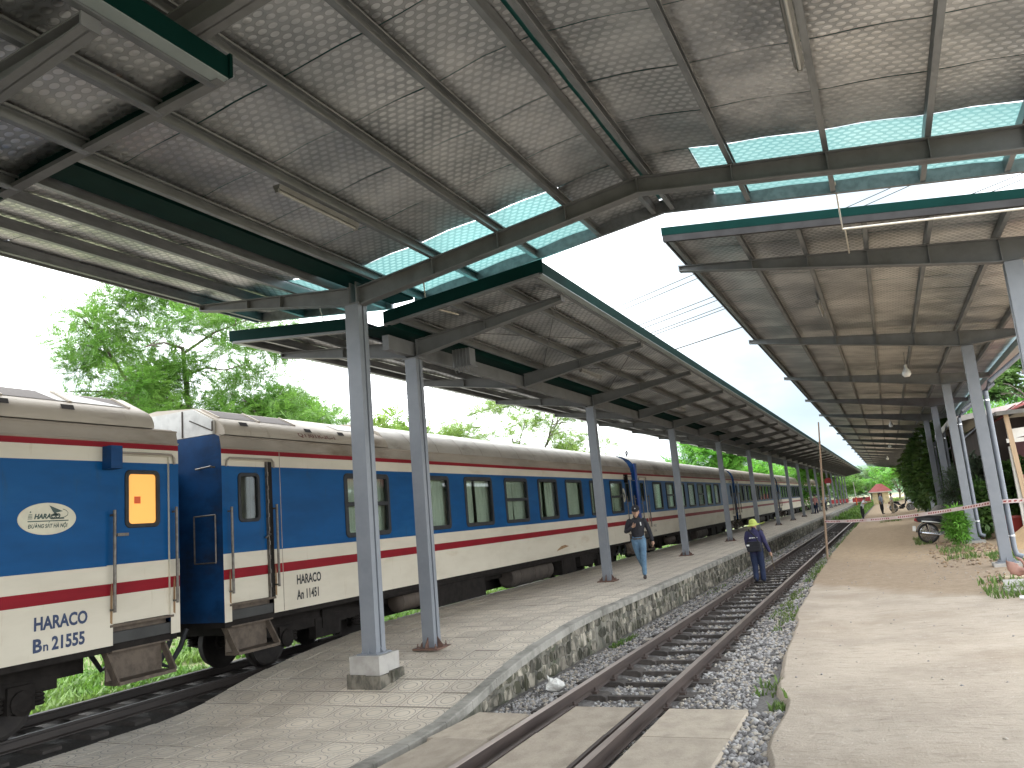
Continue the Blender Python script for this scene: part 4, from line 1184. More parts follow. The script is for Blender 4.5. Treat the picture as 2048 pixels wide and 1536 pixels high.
def coach(label, y0, L_, wins, group='coaches of the standing train', near=False, doors=None, ra=0.0, rb=0.0, roofmat=None, detail=True, shade=None, name='passenger_coach'):
    T = thing(name, label, 'train car', (TX, y0, 0), group=group)
    cream, red, blue = (m_cream, m_red, m_blue)
    # side walls, window openings left out
    dy = [.57, L_-.57] if doors is None else doors
    RA, RB = ra, L_-rb
    ops = [(c-WW/2+.03, c+WW/2-.03, 4, 6) for c, _ in wins]
    dop = [(c-.43, c+.43) for c in dy]
    for s in (1, -1):
        b = MB(); ys_ = sorted(set([0, L_] + [v for o in ops for v in o[:2]] + ([v for o in dop for v in o] if s > 0 else [])))
        zz = ZB
        for ya, yb in zip(ys_, ys_[1:]):
            ym = (ya+yb)/2
            isdoor = s > 0 and any(o[0] < ym < o[1] for o in dop)
            iswin = any(o[0] < ym < o[1] for o in ops)
            for k, (za, zb) in enumerate(zip(zz, zz[1:])):
                if isdoor and k < 6: 
                    continue
                if isdoor and k == 6: za = 3.215
                if iswin and k == 4: continue
                x = s*HW
                q = [(x, ya, za), (x, yb, za), (x, yb, zb), (x, ya, zb)]
                if s < 0: q.reverse()
                b.quad(*q, BAND[k])
        b.build('side_wall', [cream, red, blue], T)
    # roof
    b = MB(); n = len(ROOF); nseg = 14 if detail else 3
    for j in range(nseg+1):
        y = RA+(RB-RA)*j/nseg
        for (x, z) in ROOF:
            w_ = .006*mnoise.noise(Vector((x*2, (y+y0)*1.1, z)))
            b.v.append((x, y, z+w_))
    for j in range(nseg):
        for k in range(n-1):
            a = j*n+k; b.f.append((a, a+n, a+n+1, a+1)); b.m.append(1 if k in (0, n-2) else 0)
    b.build('roof', [roofmat or m_croof, m_shoulder], T, smooth='all')
    for (ya, yb) in ((0, RA), (RB, L_)):
        if yb-ya < .05: continue
        b = MB(); pr_ = ROOF[:2]+[(1.30, 3.60), (-1.30, 3.60)]+ROOF[-2:]
        i0 = len(b.v)
        for yy_ in (ya, yb): b.v += [(x, yy_, z) for x, z in pr_]
        for k in range(len(pr_)-1): b.f.append((k, len(pr_)+k, len(pr_)+k+1, k+1)); b.m.append(0)
        b.build('low_roof', m_shoulder, T)
        ye = yb if ya == 0 else ya
        b = MB(); b.prism([(x*.999, z-.003) for x, z in ROOF], ye-.01, ye+.01, 'y'); b.build('roof_bulkhead', m_croof, T)
    if detail:
        b = MB()
        for j in range(1, int(L_/1.05)):
            y = j*1.05
            if not (RA+.1 < y < RB-.1): continue
            pr = [(x*1.002, z+.004) for x, z in ROOF[1:-1]]
            i0 = len(b.v)
            for yy_ in (y-.012, y+.012): b.v += [(x, yy_, z+.004) for x, z in pr]
            m_ = len(pr)
            for k in range(m_-1): b.f.append((i0+k, i0+m_+k, i0+m_+k+1, i0+k+1)); b.m.append(0)
        b.build('roof_seam', m_shoulder, T)
        b = MB(); b.tube([(HW+.008, 0, 3.385), (HW+.008, L_, 3.385)], .012, 6); b.tube([(1.405, 0, 3.555), (1.405, L_, 3.555)], .014, 6); b.build('roof_gutter', m_shoulder, T)
    # ends
    for (y, sg) in ((0, -1), (L_, 1)):
        top_ = [(1.398, 3.55), (1.30, 3.592), (-1.30, 3.592), (-1.398, 3.55)] if ((y == 0 and ra) or (y and rb)) else [(x*.998, z-.004) for x, z in ROOF[1:-1]]
        prof = [(HW-.002, .92), (HW-.002, 3.365)] + top_ + [(-HW+.002, 3.365), (-HW+.002, .92)]
        b = MB(); b.prism(prof, y+sg*.002, y-sg*.04, 'y'); e = b.build('end_wall', m_endblue, T)
        b = MB(); b.prism([(-.55, 1.05), (.55, 1.05), (.55, 3.1), (-.55, 3.1)], y, y+sg*.34, 'y'); b.build('gangway', m_under, e)
        if detail:
            b = MB()
            for (p, q) in (((1.34, 1.75), (.93, 1.75)), ((1.34, 2.42), (.93, 2.42)), ((1.34, 1.75), (1.34, 2.42)), ((.93, 1.75), (.93, 2.42))):
                b.tube([(p[0], y+sg*.05, p[1]), (q[0], y+sg*.05, q[1])], .012, 6)
            b.build('ladder_rail', m_hand, e)
            b = MB(); b.tube([(1.30, y+sg*.07, 3.12), (1.0, y+sg*.07, 3.10)], .014, 6)
            for x in (1.30, 1.0): b.tube([(x, y, 3.11), (x, y+sg*.075, 3.11)], .014, 6)
            b.build('grab_bar', m_hand, e)
        b = MB(); b.tube([(0, y, .78), (0, y+sg*.36, .78)], .09, 8); b.box(-.16, .16, y+sg*.30-.06, y+sg*.30+.06, .66, .92); b.build('coupler', m_under, e)
        for x in (.45, .7, -.45):
            b = MB(); b.tube([(x, y, .85), (x, y+sg*.12, .62), (x*.9, y+sg*.26, .38), (x*.8, y+sg*.38, .45)], .035, 6)
            b.build('brake_hose', m_rubber, e)
    # floor and underframe
    b = MB(); b.box(-HW+.02, HW-.02, .02, L_-.02, .93, 1.06); b.build('floor', m_dark, T)
    b = MB(); b.box(-HW+.03, HW-.03, .03, L_-.03, .84, .925)
    b.box(-.9, .9, 1.0, L_-1.0, .60, .84); b.box(-.5, .5, 4.6, L_-4.6, .30, .62); b.tube([(HW-.10, 3.6, .80), (HW-.10, L_-3.6, .80)], .05, 8); b.build('underframe', m_under, T)
    for (ya, yb, za, kind) in ((4.75, 5.5, .5, 'bin'), (5.7, 8.1, .36, 'box'), (9.9, 12.5, .40, 'tank'), (12.9, 14.0, .34, 'box'), (14.4, 15.6, .46, 'box')):
        if yb > L_-3.5: continue
        b = MB()
        if kind == 'tank':
            b.tube([(HW-.42, ya, .58), (HW-.42, ya+.06, .58), (HW-.42, yb-.06, .58), (HW-.42, yb, .58)], [.20, .27, .27, .20], 14)
            for yy_ in (ya+.4, (ya+yb)/2, yb-.4): b.lathe([(.278, -.02), (.282, 0), (.278, .02)], (HW-.42, yy_, .58), 'y', 14)
            b.build('water_tank', m_dusty, T, smooth=True)
        elif kind == 'bin':
            b.lathe([(.12, 0), (.2, .05), (.2, yb-ya-.05), (.12, yb-ya)], (HW-.35, ya, .62), 'y', 14); b.build('air_tank', pm('air_tank', (.085, .065, .05), (.06, .045, .035), rough=.7, scale=4), T, smooth=True)
        else:
            b.box(HW-.55, HW-.08, ya, yb, za, .86); b.box(HW-.085, HW-.07, ya+.1, yb-.1, za+.05, .8); b.build('equipment_box', m_under, T)
    for y in (2.9, L_-2.9): bogie(T, y, detail)
    if detail:
        for y in [1.22+2.09*q for q in range(10)]:
            if any(abs(y-c) < .75 for c, _ in wins) or y > L_-1.2 or any(abs(y-d_) < .6 for d_ in dy): continue
            b = MB(); b.box(HW-.004, HW+.0035, y-.006, y+.006, .925, 3.36); b.build('panel_seam', m_shoulder, T)
        b = MB(); b.box(HW-.004, HW+.006, 1.1, L_-1.1, 1.852, 1.866); b.build('waist_bead', m_blue, T)
    b = MB(); b.box(HW-.95, HW-.93, .1, L_-.1, 1.06, 3.3); b.build('partition', pm('coach_lining', (.40, .37, .29), (.33, .3, .24), rough=.7, scale=2), T)
    # windows
    for k, (c, bar) in enumerate(wins):
        o = inst('window', frame_bar if bar else frame_plain, T, (HW, c, ZWIN))
        inst('pane', pane_mesh, o)
        if detail: inst('curtain', curtains[(k*3+int(y0)) % 4], o)
        elif k % 3 != 1: inst('curtain', curtains[(k+1) % 4], o)
    return T

def ac_unit(T, y0, y1, endpanel=None, code=None, seed=0, grilles=3, flip=False):
    """roof air-conditioning hood: curved skirt, sloping grilles, white end plate"""
    half = [(1.39, 3.575), (1.385, 3.64), (1.35, 3.72), (1.28, 3.79), (1.18, 3.84), (.80, 4.035), (0, 4.10)]
    prof = half + [(-x, z) for x, z in reversed(half[:-1])]
    b = MB(); n = len(prof)
    for y in (y0, y1):
        b.v += [(x, y, z+.012) for x, z in prof]
    for k in range(n-1): b.f.append((k, n+k, n+k+1, k+1)); b.m.append(0)
    b.f.append(tuple(range(n))); b.m.append(0); b.f.append(tuple(reversed(range(n, 2*n)))); b.m.append(0)
    hood = b.build('air_conditioner_hood', m_croof, T, smooth=True)
    # grille panels on the near slope
    def on(u, y, lift): # u 0..1 up the slope
        x = 1.18+(.80-1.18)*u; z = 3.852+(4.047-3.852)*u
        return (x+.45*lift, y, z+.89*lift)
    gl = grilles
    for k in range(gl):
        ya = y0+.15+k*.86 if not flip else y1-.15-(k+1)*.86; yb = ya+.78
        b = MB(); b.quad(on(.1, ya, .006), on(.1, yb, .006), on(.92, yb, .006), on(.92, ya, .006)); b.build('grille', m_grille, hood)
        for (p, q) in ((on(.06, ya-.03, .012), on(.96, ya-.03, .012)), (on(.06, yb+.03, .012), on(.96, yb+.03, .012))):
            b = MB(); b.beam(p, q, .03, .02); b.build('grille_frame', m_croof, hood)
    for k, y in enumerate((y0+.35, y0+1.85, y0+2.75, y0+3.55)):
        if y > y1-.2: continue
        b = MB(); b.poly([(1.35, y, 3.72), (1.35, y+.17, 3.72), (1.28, y+.20, 3.79), (1.28, y+.03, 3.79)]); 
        b.v = [(x+.010, yy_, z+.020) for x, yy_, z in b.v]; b.build('lifting_slot', m_under, hood)
    b = MB(); b.poly([on(.12, y1-1.2, .008), on(.10, y1-.25, .008), on(.85, y1-.75, .008), on(.85, y1-1.3, .008)]); b.build('bright_panel', m_whitep, hood)
    if endpanel is not None:
        b = MB(); y = y0 if endpanel < 0 else y1
        b.prism([(1.20, 3.60), (1.20, 3.82), (.80, 4.03), (-.8, 4.03), (-1.20, 3.82), (-1.20, 3.60)], y, y+endpanel*.05, 'y'); b.build('end_plate', m_whitep, hood)
        b = MB()
        for (p, q) in (((1.2, 3.66), (.75, 3.86)), ((1.2, 3.66), (1.2, 3.8)), ((.6, 3.62), (.6, 4.02))): b.beam((p[0], y+endpanel*.055, p[1]), (q[0], y+endpanel*.055, q[1]), .02, .015)
        b.build('end_rib', m_dusty, hood)
    return hood

# coach on the left (only its far end is in view)
c1 = coach('blue and cream coach at far left with oval emblem and glowing door window', -12.55, 20.44, [(c, 0) for c in (3.6, 5.7, 7.8, 9.9, 12.0, 14.1)], doors=[19.86], rb=5.2)
dyc = 6.85+.46+12.55
# cut the doorway by standing the door proud of the wall
do = door_unit(c1, dyc, lit=True)
for ch in [do] + list(do.children): pass
c1y = 12.55
h1 = ac_unit(c1, 20.44-5.2, 20.44-.35, endpanel=None, grilles=3, flip=True)
b = MB(); side_text(b, 'HARACO', .195, 5.885+c1y, 1.235, HW+.004, bold=.007, width=.80); o = b.build('lettering', m_letter, c1, label='stencilled blue coach name')
b = MB(); side_text(b, 'B', .195, 5.875+c1y, 1.005, HW+.004, bold=.007); side_text(b, 'n', .14, 5.995+c1y, 1.005, HW+.004, bold=.003); side_text(b, '21555', .195, 6.10+c1y, 1.005, HW+.004, bold=.007, width=.84)
b.build('coach_number', m_letter, c1, label='stencilled blue coach number')
def oval_emblem(T, y, z, w, h, full=True):
    b = MB(); n = 40
    b.lathe([(1, 0), (1, .006), (.985, .008)], (0, 0, 0), 'x', n)
    b.v = [(HW+.001+x_, y+u*w/2, z+v*h/2) for x_, u, v in b.v]
    e = b.build('emblem', m_emcream, T, label='cream oval railway emblem')
    x = HW+.0115; b = MB()
    if full:
        k = w
        side_text(b, 'HARACO', .105*k, y-.235*k, z+.005*k, x, shear=.25, bold=.004)
        side_text(b, 'ÐƯỜNG SẮT HÀ NỘI', .088*k, y-.335*k, z-.145*k, x, shear=.2, bold=.0015, width=.80)
        P_ = lambda u, v: (x, y+u*k, z+v*k)
        b.poly([P_(-.34, -.045), P_(.36, -.045), P_(.36, -.028), P_(-.34, -.028)])
        b.poly([P_(.02, .215), P_(.26, .115), P_(.14, .095), P_(.20, .04), P_(.055, .04), P_(.045, .065), P_(.12, .07), P_(.08, .115)])
        arc = [(.26, .155), (.32, .13), (.355, .09), (.345, .045), (.29, .012), (.20, .0)]
        b2 = [(u*.97+.002, v*.86+.012) for u, v in arc]
        for (p, q, r_, s_) in zip(arc, arc[1:], b2[1:], b2): b.poly([P_(*p), P_(*q), P_(*r_), P_(*s_)])
        b.poly([P_(.045, -.01), P_(.29, -.01), P_(.27, .012), P_(.05, .012)])
        for q in range(4): b.poly([P_(-.34+.004*q, .0+.022*q), P_(-.265, .0+.022*q), P_(-.26, .010+.022*q), P_(-.335+.004*q, .010+.022*q)])
        b.poly([P_(-.295+.014*math.cos(a*1.05), .112+.014*math.sin(a*1.05)) for a in range(6)])
    else:
        b.poly([(x, y+.1*math.cos(a*.628)*w, z+.3*math.sin(a*.628)*h) for a in range(10)]); b.poly([(x, y-.25*w, z+.1*h), (x, y+.22*w, z-.18*h), (x, y+.3*w, z+.05*h), (x, y, z+.3*h)])
    b.build('emblem_print', m_emgreen, e)
oval_emblem(c1, 6.03+c1y, 2.445, .70, .36)
b = MB(); b.box(HW, HW+.16, dyc-.58, dyc-.42, 3.02, 3.30); b.build('speaker_box', m_endblue, c1, label='dark blue box beside the door head')

# second coach: the long one in full view
w2 = [(3.55, 1), (5.87, 0), (7.96, 0), (10.05, 1), (12.15, 0), (14.21, 0), (16.33, 0), (18.39, 1)]
c2 = coach('long blue and cream coach in full view, numbered An 11451', 8.67, 20.4, w2, roofmat=m_croof_g, ra=4.4)
door_unit(c2, .57, ajar=True)
door_unit(c2, 20.4-.57)
h2 = ac_unit(c2, .12, 4.35, endpanel=-1, grilles=2)
b = MB(); side_text(b, 'QT30TR-2C-1', .16, 0, 0, 0, bold=.003, width=1.05)
b.v = [(1.392-.40*max(0, z)+.006, 1.75+y, 3.65+z*.62) for x, y, z in b.v]; b.build('unit_code', pm('maroon_lettering', (.14, .035, .025), (.12, .03, .02), rough=.5, scale=6), h2, label='maroon stencilled unit code')
b = MB(); side_text(b, 'HARACO', .20, 1.52, 1.285, HW+.004, bold=.006, width=.72); b.build('lettering', m_letterk, c2, label='black stencilled coach name')
b = MB(); side_text(b, 'An 11451', .20, 1.52, 1.05, HW+.004, bold=.006, width=.70); b.build('coach_number', m_letterk, c2, label='black stencilled coach number')
oval_emblem(c2, 19.2, 2.55, .40, .50, False)
b = MB(); b.box(HW, HW+.12, 19.42, 19.55, 3.0, 3.3); b.build('speaker_box', m_under, c2)
b = MB(); b.poly([(HW+.002, 12.4+.02*k, 1.02+.008*k**1.5*.6) for k in range(4)] + [(HW+.002, 12.48+.3*k, 1.06+.10*math.sin(k*.9)+.02) for k in range(4)][::-1]); 
b.build('scrape_mark', m_stain, c2)
# third coach
w3 = [(2.7+2.09*k, 1 if k in (1, 4, 7) else 0) for k in range(8)]
c3 = coach('third coach of the train with pale lower panels and bright blue end strip', 29.87, 20.4, w3, roofmat=m_croof_g)
door_unit(c3, .57); door_unit(c3, 20.4-.57)
b = MB(); b.box(HW-.02, HW+.012, -.30, -.02, 1.05, 3.75); b.box(HW+.012, HW+.02, -.26, -.06, 1.9, 2.6); b.build('gangway_panel', pm('bright_blue_panel', (.012, .06, .30), (.01, .05, .25), rough=.35, scale=3), c3, label='bright blue corner panel at the coach end')
b = MB(); b.tube([(.75, 1.1, 4.12), (.75, 1.1, 4.32), (.75, 1.25, 4.36), (.75, 1.32, 4.28), (.75, 1.25, 4.2)], .03, 6); b.build('roof_vent', m_under, c3)
b = MB(); side_text(b, 'HARACO', .14, 1.5, 1.28, HW+.004, width=.8); side_text(b, 'A 11404', .14, 1.5, 1.08, HW+.004, width=.8); b.build('coach_number', m_letterk, c3)
# the rest of the train, diminishing
labs = ['fourth coach of the train, beige roof, seen between the thin posts', 'fifth coach of the train with a blue roof end', 'sixth coach of the train far along the platform', 'farthest coach of the train before the trees']
for k, lab in enumerate(labs):
    y0 = 51.05+21.2*k
    ck = coach(lab, y0, 20.4, [(2.3+1.72*j, 0) for j in range(10)], detail=False, roofmat=(m_croof, m_croof_g)[k % 2])
    door_unit(ck, .57, detail=False); door_unit(ck, 20.4-.57, detail=False)

# ------------------------------------------------------------------ people
SKIN = pm('skin', (0.42, 0.25, 0.17), (0.36, 0.21, 0.14), rough=.55, scale=9)
HAIR = pm('black_hair', (0.015, 0.013, 0.012), (0.01, 0.009, 0.008), rough=.5, scale=20)
def cloth(name, c, c2=None): return pm(name, c, c2 or tuple(x*.7 for x in c), rough=.85, scale=7, bump=.35, bscale=18)
def figure(prims, voxel, mats, name='body', parent=None, smooth_it=4):
    """prims: (material slot, [(point, rx, ry), ...]) lofted and fused into one continuous skin"""
    b = MB()
    for slot, rings in prims:
        n = 14
        pts = [Vector(r[0]) for r in rings]
        rows = []
        for k, rg in enumerate(rings):
            rx = rg[1]; ry = rg[2] if len(rg) > 2 else rg[1]
            d = (pts[min(k+1, len(pts)-1)]-pts[max(k-1, 0)]).normalized()
            up = Vector((1, 0, 0)) if abs(d.x) < .9 else Vector((0, 1, 0))
            s = (up - d*up.dot(d)).normalized(); u = d.cross(s).normalized()
            rows.append((pts[k], s, u, rx, ry, d))
        i0 = len(b.v)
        p, s, u, rx, ry, d = rows[0]
        allr = [(p-d*min(rx, ry)*.7, s, u, rx*.5, ry*.5)] + [r[:5] for r in rows]
        p, s, u, rx, ry, d = rows[-1]
        allr.append((p+d*min(rx, ry)*.7, s, u, rx*.5, ry*.5))
        for (p, s, u, rx, ry) in allr:
            for j in range(n):
                a = 2*math.pi*j/n; b.v.append(tuple(p+s*rx*math.cos(a)+u*ry*math.sin(a)))
        for k in range(len(allr)-1):
            for j in range(n):
                b.f.append((i0+k*n+j, i0+k*n+(j+1) % n, i0+(k+1)*n+(j+1) % n, i0+(k+1)*n+j)); b.m.append(0)
        b.f.append(tuple(i0+j for j in reversed(range(n)))); b.m.append(0)
        b.f.append(tuple(i0+(len(allr)-1)*n+j for j in range(n))); b.m.append(0)
    tmp = b.build('tmp', mats[0])
    m = tmp.modifiers.new('r', 'REMESH'); m.mode = 'VOXEL'; m.voxel_size = voxel
    m2 = tmp.modifiers.new('s', 'SMOOTH'); m2.iterations = smooth_it; m2.factor = .5
    dg = bpy.context.evaluated_depsgraph_get(); dg.update()
    me = bpy.data.meshes.new_from_object(tmp.evaluated_get(dg))
    old = tmp.data; C.objects.unlink(tmp); bpy.data.objects.remove(tmp); bpy.data.meshes.remove(old)
    me.name = name; me.materials.clear()
    for q in mats: me.materials.append(q)
    n = len(me.polygons); ctr = np.empty(n*3); me.polygons.foreach_get('center', ctr); ctr = ctr.reshape(-1, 3)
    best = np.full(n, 1e9); mi = np.zeros(n, int)
    for slot, rings in prims:
        for r0, r1 in zip(rings, rings[1:]):
            p0, p1 = np.array(r0[0]), np.array(r1[0]); dv = p1-p0; L2 = max(1e-9, dv@dv)
            t = np.clip((ctr-p0)@dv/L2, 0, 1)
            rad = (1-t)*(r0[1]+(r0[2] if len(r0) > 2 else r0[1]))/2 + t*(r1[1]+(r1[2] if len(r1) > 2 else r1[1]))/2
            dd = np.linalg.norm(ctr-(p0+t[:, None]*dv), axis=1)-rad
            k = dd < best; best[k] = dd[k]; mi[k] = slot
    me.polygons.foreach_set('material_index', mi.astype('i')); me.polygons.foreach_set('use_smooth', np.ones(n, bool))
    me.update()
    o = bpy.data.objects.new(name, me); C.objects.link(o); o.parent = parent
    return o
def hand(slot, wrist, tip, side, curl=.5, thumb=None):
    """palm, four unequal bent fingers and a thumb; side = direction across the palm towards the thumb"""
    w, t, s = Vector(wrist), Vector(tip), Vector(side).normalized(); d = (t-w).normalized()
    nrm = d.cross(s).normalized(); out = []
    out.append((slot, [(w, .026, .020), (w+d*.05, .040, .018), (w+d*.085, .042, .016)]))
    for k, ln in enumerate((.068, .078, .072, .055)):
        o_ = s*(.030-.020*k); a = w+d*.088+o_
        out.append((slot, [(a, .0095), (a+d*ln*.55+nrm*ln*.25*curl, .009), (a+d*ln*(1-.35*curl)+nrm*ln*.7*curl, .008)]))
    a = w+d*.03+s*.035
    out.append((slot, [(a, .012), (a+s*.03+d*.03+nrm*.01, .0105), (a+s*.035+d*.06+nrm*.03*curl, .009)]))
    return out
def head_prims(slot, c, face, hair=None):
    """head with nose, ears, chin; face = unit direction the face looks"""
    c = Vector(c); f = Vector(face).normalized(); s = f.cross(Vector((0, 0, 1))).normalized()
    P = [(slot, [(c+Vector((0, 0, -.105))+f*.03, .045, .05), (c+Vector((0, 0, -.05))+f*.012, .066, .078), (c+Vector((0, 0, .03)), .077, .093), (c+Vector((0, 0, .085)), .062, .075)]),
         (slot, [(c+f*.085+Vector((0, 0, .01)), .010), (c+f*.105+Vector((0, 0, -.025)), .014)]),
         (slot, [(c+Vector((0, 0, -.16))-f*.01, .055, .055), (c+Vector((0, 0, -.08))-f*.005, .05, .052)])]
    for q in (-1, 1): P.append((slot, [(c+s*q*.078+Vector((0, 0, -.03)), .012, .02), (c+s*q*.08+Vector((0, 0, .015)), .012, .022)]))
    return P

# man walking towards us on the platform: black jacket, jeans, cap
man = thing('person', 'man in black jacket, jeans and cap walking on the platform', 'person', (-5.60, 18.85, .362), R(12))
J, K, T_, B_ = 0, 1, 2, 3       # jacket, skin, trousers, shoes
F = Vector((0, -1, 0))
pr = head_prims(K, (.005, -.045, 1.575), (.05, -1, -.05))
pr += [(T_, [((0, 0, .89), .13, .10), ((0, 0, .96), .148, .104)]),
       (J, [((0, 0, 1.01), .152, .107), ((0, 0, 1.08), .155, .108), ((0, -.005, 1.22), .178, .118), ((0, 0, 1.34), .185, .112), ((0, .005, 1.415), .125, .085), ((0, 0, 1.455), .066, .066)]),
       (J, [((-.165, 0, 1.375), .072), ((-.235, .02, 1.25), .062), ((-.275, .015, 1.125), .055), ((-.21, -.12, 1.15), .05), ((-.125, -.20, 1.215), .042)]),
       (J, [((.165, 0, 1.375), .072), ((.23, .03, 1.25), .062), ((.27, .06, 1.11), .055), ((.305, .05, .98), .048), ((.325, .03, .885), .042)]),
       (T_, [((.085, 0, .93), .095, .10), ((.09, -.02, .78), .088, .095), ((.088, -.075, .50), .064, .066), ((.075, -.075, .30), .056, .06), ((.065, -.06, .12), .052, .058)]),
       (T_, [((-.085, 0, .93), .095, .10), ((-.075, .03, .76), .088, .092), ((-.035, .10, .49), .064, .066), ((-.005, .24, .36), .055, .058), ((.01, .34, .29), .05, .05)]),
       (B_, [((.062, -.015, .055), .042, .045), ((.068, -.12, .05), .046, .042), ((.075, -.215, .035), .04, .03)]),
       (B_, [((.012, .36, .25), .04, .042), ((.015, .36, .15), .045, .036), ((.02, .33, .075), .038, .028)])]
pr += hand(K, (-.115, -.205, 1.22), (-.02, -.235, 1.275), (0, 0, 1), .9)
pr += hand(K, (.327, .025, .87), (.335, .0, .76), (0, -1, 0), .6)
figure(pr, .0105, [cloth('black_jacket', (.016, .016, .021), (.028, .028, .035)), SKIN, pm('blue_jeans', (.13, .23, .33), (.07, .13, .21), rough=.85, scale=5, bump=.4, bscale=14), pm('brown_shoes', (.05, .032, .025), (.035, .022, .018), rough=.5, scale=8)], parent=man)
b = MB(); b.lathe([(.092, -.015), (.096, .02), (.088, .07), (.055, .105), (.001, .115)], (0, 0, 0), 'z', 18); b.v = [(x, y*1.12, z) for x, y, z in b.v]
b.poly([(.085*math.sin(R(a)), -.085*math.cos(R(a))-.02, -.004) for a in range(-75, 80, 15)][::-1] + [(.062*math.sin(R(a)), -.175+.02*abs(math.sin(R(a))), -.022) for a in range(-75, 80, 15)])
b.poly([(.085*math.sin(R(a)), -.085*math.cos(R(a))-.02, -.012) for a in range(-75, 80, 15)] + [(.062*math.sin(R(a)), -.175+.02*abs(math.sin(R(a))), -.03) for a in range(-75, 80, 15)][::-1])
b.box(-.012, .012, -.112, -.104, .03, .055, 1)
o = b.build('cap', [cloth('black_cap', (.018, .018, .024)), m_white], man, smooth=True); o.location = (.005, -.035, 1.63); o.rotation_euler = (R(6), 0, 0)
b = MB(); b.box(.085, .115, -.128, -.120, 1.27, 1.33); b.box(.09, .118, -.124, -.118, 1.25, 1.275); b.build('badge', m_white, man)
b = MB(); b.lathe([(.158, -.018), (.160, -.018), (.160, .018), (.158, .018)], (0, 0, .945), 'z', 24); b.v = [(x, y*.72, z) for x, y, z in b.v]; b.box(-.02, .02, -.119, -.112, .935, .955, 1); b.build('belt', [pm('belt', (.05, .04, .035), None, rough=.5), m_hand], man)
b = MB()
for q in (-1, 1): b.tube([(q*.03+.005, -.1, 1.45), (q*.06+.005, -.075, 1.475), (q*.055, -.01, 1.50)], .014, 6)
b.build('collar', cloth('collar_black', (.02, .02, .026)), man)

# track worker seen from behind
wk = thing('person', 'track worker from behind in navy uniform and lime green hat walking between the rails', 'person', (-3.40, 22.05, -.145), R(-5))
pr = head_prims(K, (0, .03, 1.475), (0, 1, 0))
pr += [(J, [((0, 0, .84), .165, .12), ((0, 0, .98), .172, .125), ((0, 0, 1.13), .182, .125), ((0, 0, 1.25), .178, .115), ((0, 0, 1.325), .115, .085), ((0, .01, 1.365), .062, .062)]),
       (J, [((-.165, 0, 1.285), .07), ((-.215, .0, 1.14), .063), ((-.225, .03, 1.0), .056), ((-.215, .10, .87), .048)]),
       (J, [((.165, 0, 1.285), .07), ((.225, -.01, 1.14), .063), ((.255, .0, 1.0), .056), ((.295, .05, .86), .05), ((.315, .08, .79), .048)]),
       (T_, [((-.08, 0, .86), .105, .105), ((-.085, .01, .68), .098, .10), ((-.085, .02, .42), .076, .08), ((-.08, -.02, .2), .072, .076), ((-.078, -.05, .1), .07, .075)]),
       (T_, [((.08, 0, .86), .105, .105), ((.082, .02, .68), .098, .10), ((.085, .06, .42), .076, .08), ((.09, .03, .2), .072, .076), ((.09, .02, .08), .07, .075)]),
       (B_, [((-.08, -.09, .10), .04, .04), ((-.08, -.02, .035), .044, .034), ((-.08, .10, .03), .042, .028)]),
       (B_, [((.09, .0, .04), .044, .04), ((.09, .09, .035), .045, .034), ((.092, .17, .03), .04, .028)])]
pr += hand(K, (.325, .09, .765), (.345, .10, .67), (0, 1, 0), 1.0) + hand(K, (-.215, .12, .855), (-.205, .16, .76), (1, 0, 0), .6)
m_navy = cloth('navy_uniform', (.030, .028, .085), (.022, .02, .06)); m_navyt = cloth('navy_trousers', (.012, .022, .06), (.009, .016, .045))
figure(pr, .0105, [m_navy, SKIN, m_navyt, pm('dark_shoes', (.03, .028, .026), None, rough=.6)], parent=wk)
b = MB(); b.lathe([(.001, .12), (.04, .118), (.08, .095), (.102, .04), (.108, .0), (.128, -.018), (.168, -.04), (.166, -.046), (.125, -.024), (.1, -.006)], (0, 0, 0), 'z', 26); b.v = [(x, y*1.15, z) for x, y, z in b.v]
o = b.build('sun_hat', pm('lime_hat', (.48, .56, .12), (.42, .5, .10), rough=.6, scale=7), wk, smooth=True); o.location = (0, .03, 1.515); o.rotation_euler = (R(5), R(-6), 0)
b = MB(); b.tube([(.10, 0, 0), (.2, .02, .01), (.25, .0, .03)], .012, 6); o = b.build('hat_strap', MATS['lime_hat'], wk); o.location = (.05, .03, 1.50)
b = MB(); b.prism([(-.16, .80), (.17, .80), (.185, .86), (.17, 1.04), (.13, 1.06), (-.13, 1.06), (-.17, 1.02), (-.18, .86)], -.235, -.115, 'y'); b.box(-.15, .16, -.25, -.232, .82, .93); b.box(-.17, -.1, -.245, -.23, .95, .99, 1)
b.build('shoulder_bag', [cloth('black_bag', (.018, .018, .024)), m_white], wk)
b = MB(); b.tube([(.15, -.17, 1.0), (.06, -.14, 1.18), (-.10, -.10, 1.335), (-.13, .0, 1.36), (-.1, .10, 1.28)], .018, 6); b.build('bag_strap', MATS['black_bag'], wk)
b = MB()
for q in range(9): b.box(-.11+.025*q, -.092+.025*q+.004*(q % 2), -.131, -.128, 1.138+.003*(q % 3), 1.165)
b.build('back_print', m_white, wk, label='short white lettering across the back')
hm = thing('hammer', 'long-handled inspection hammer in the track worker\'s right hand', 'tool', (-3.06, 22.12, .56))
MB().tube([(0, 0, .02), (.05, .04, -.42)], .013, 7).build('handle', pm('tool_wood', (.10, .075, .04), None, rough=.7), hm)
b = MB(); b.beam((.01, .04, -.43), (.09, .04, -.42), .03, .03); b.build('hammer_head', m_wheel, hm)

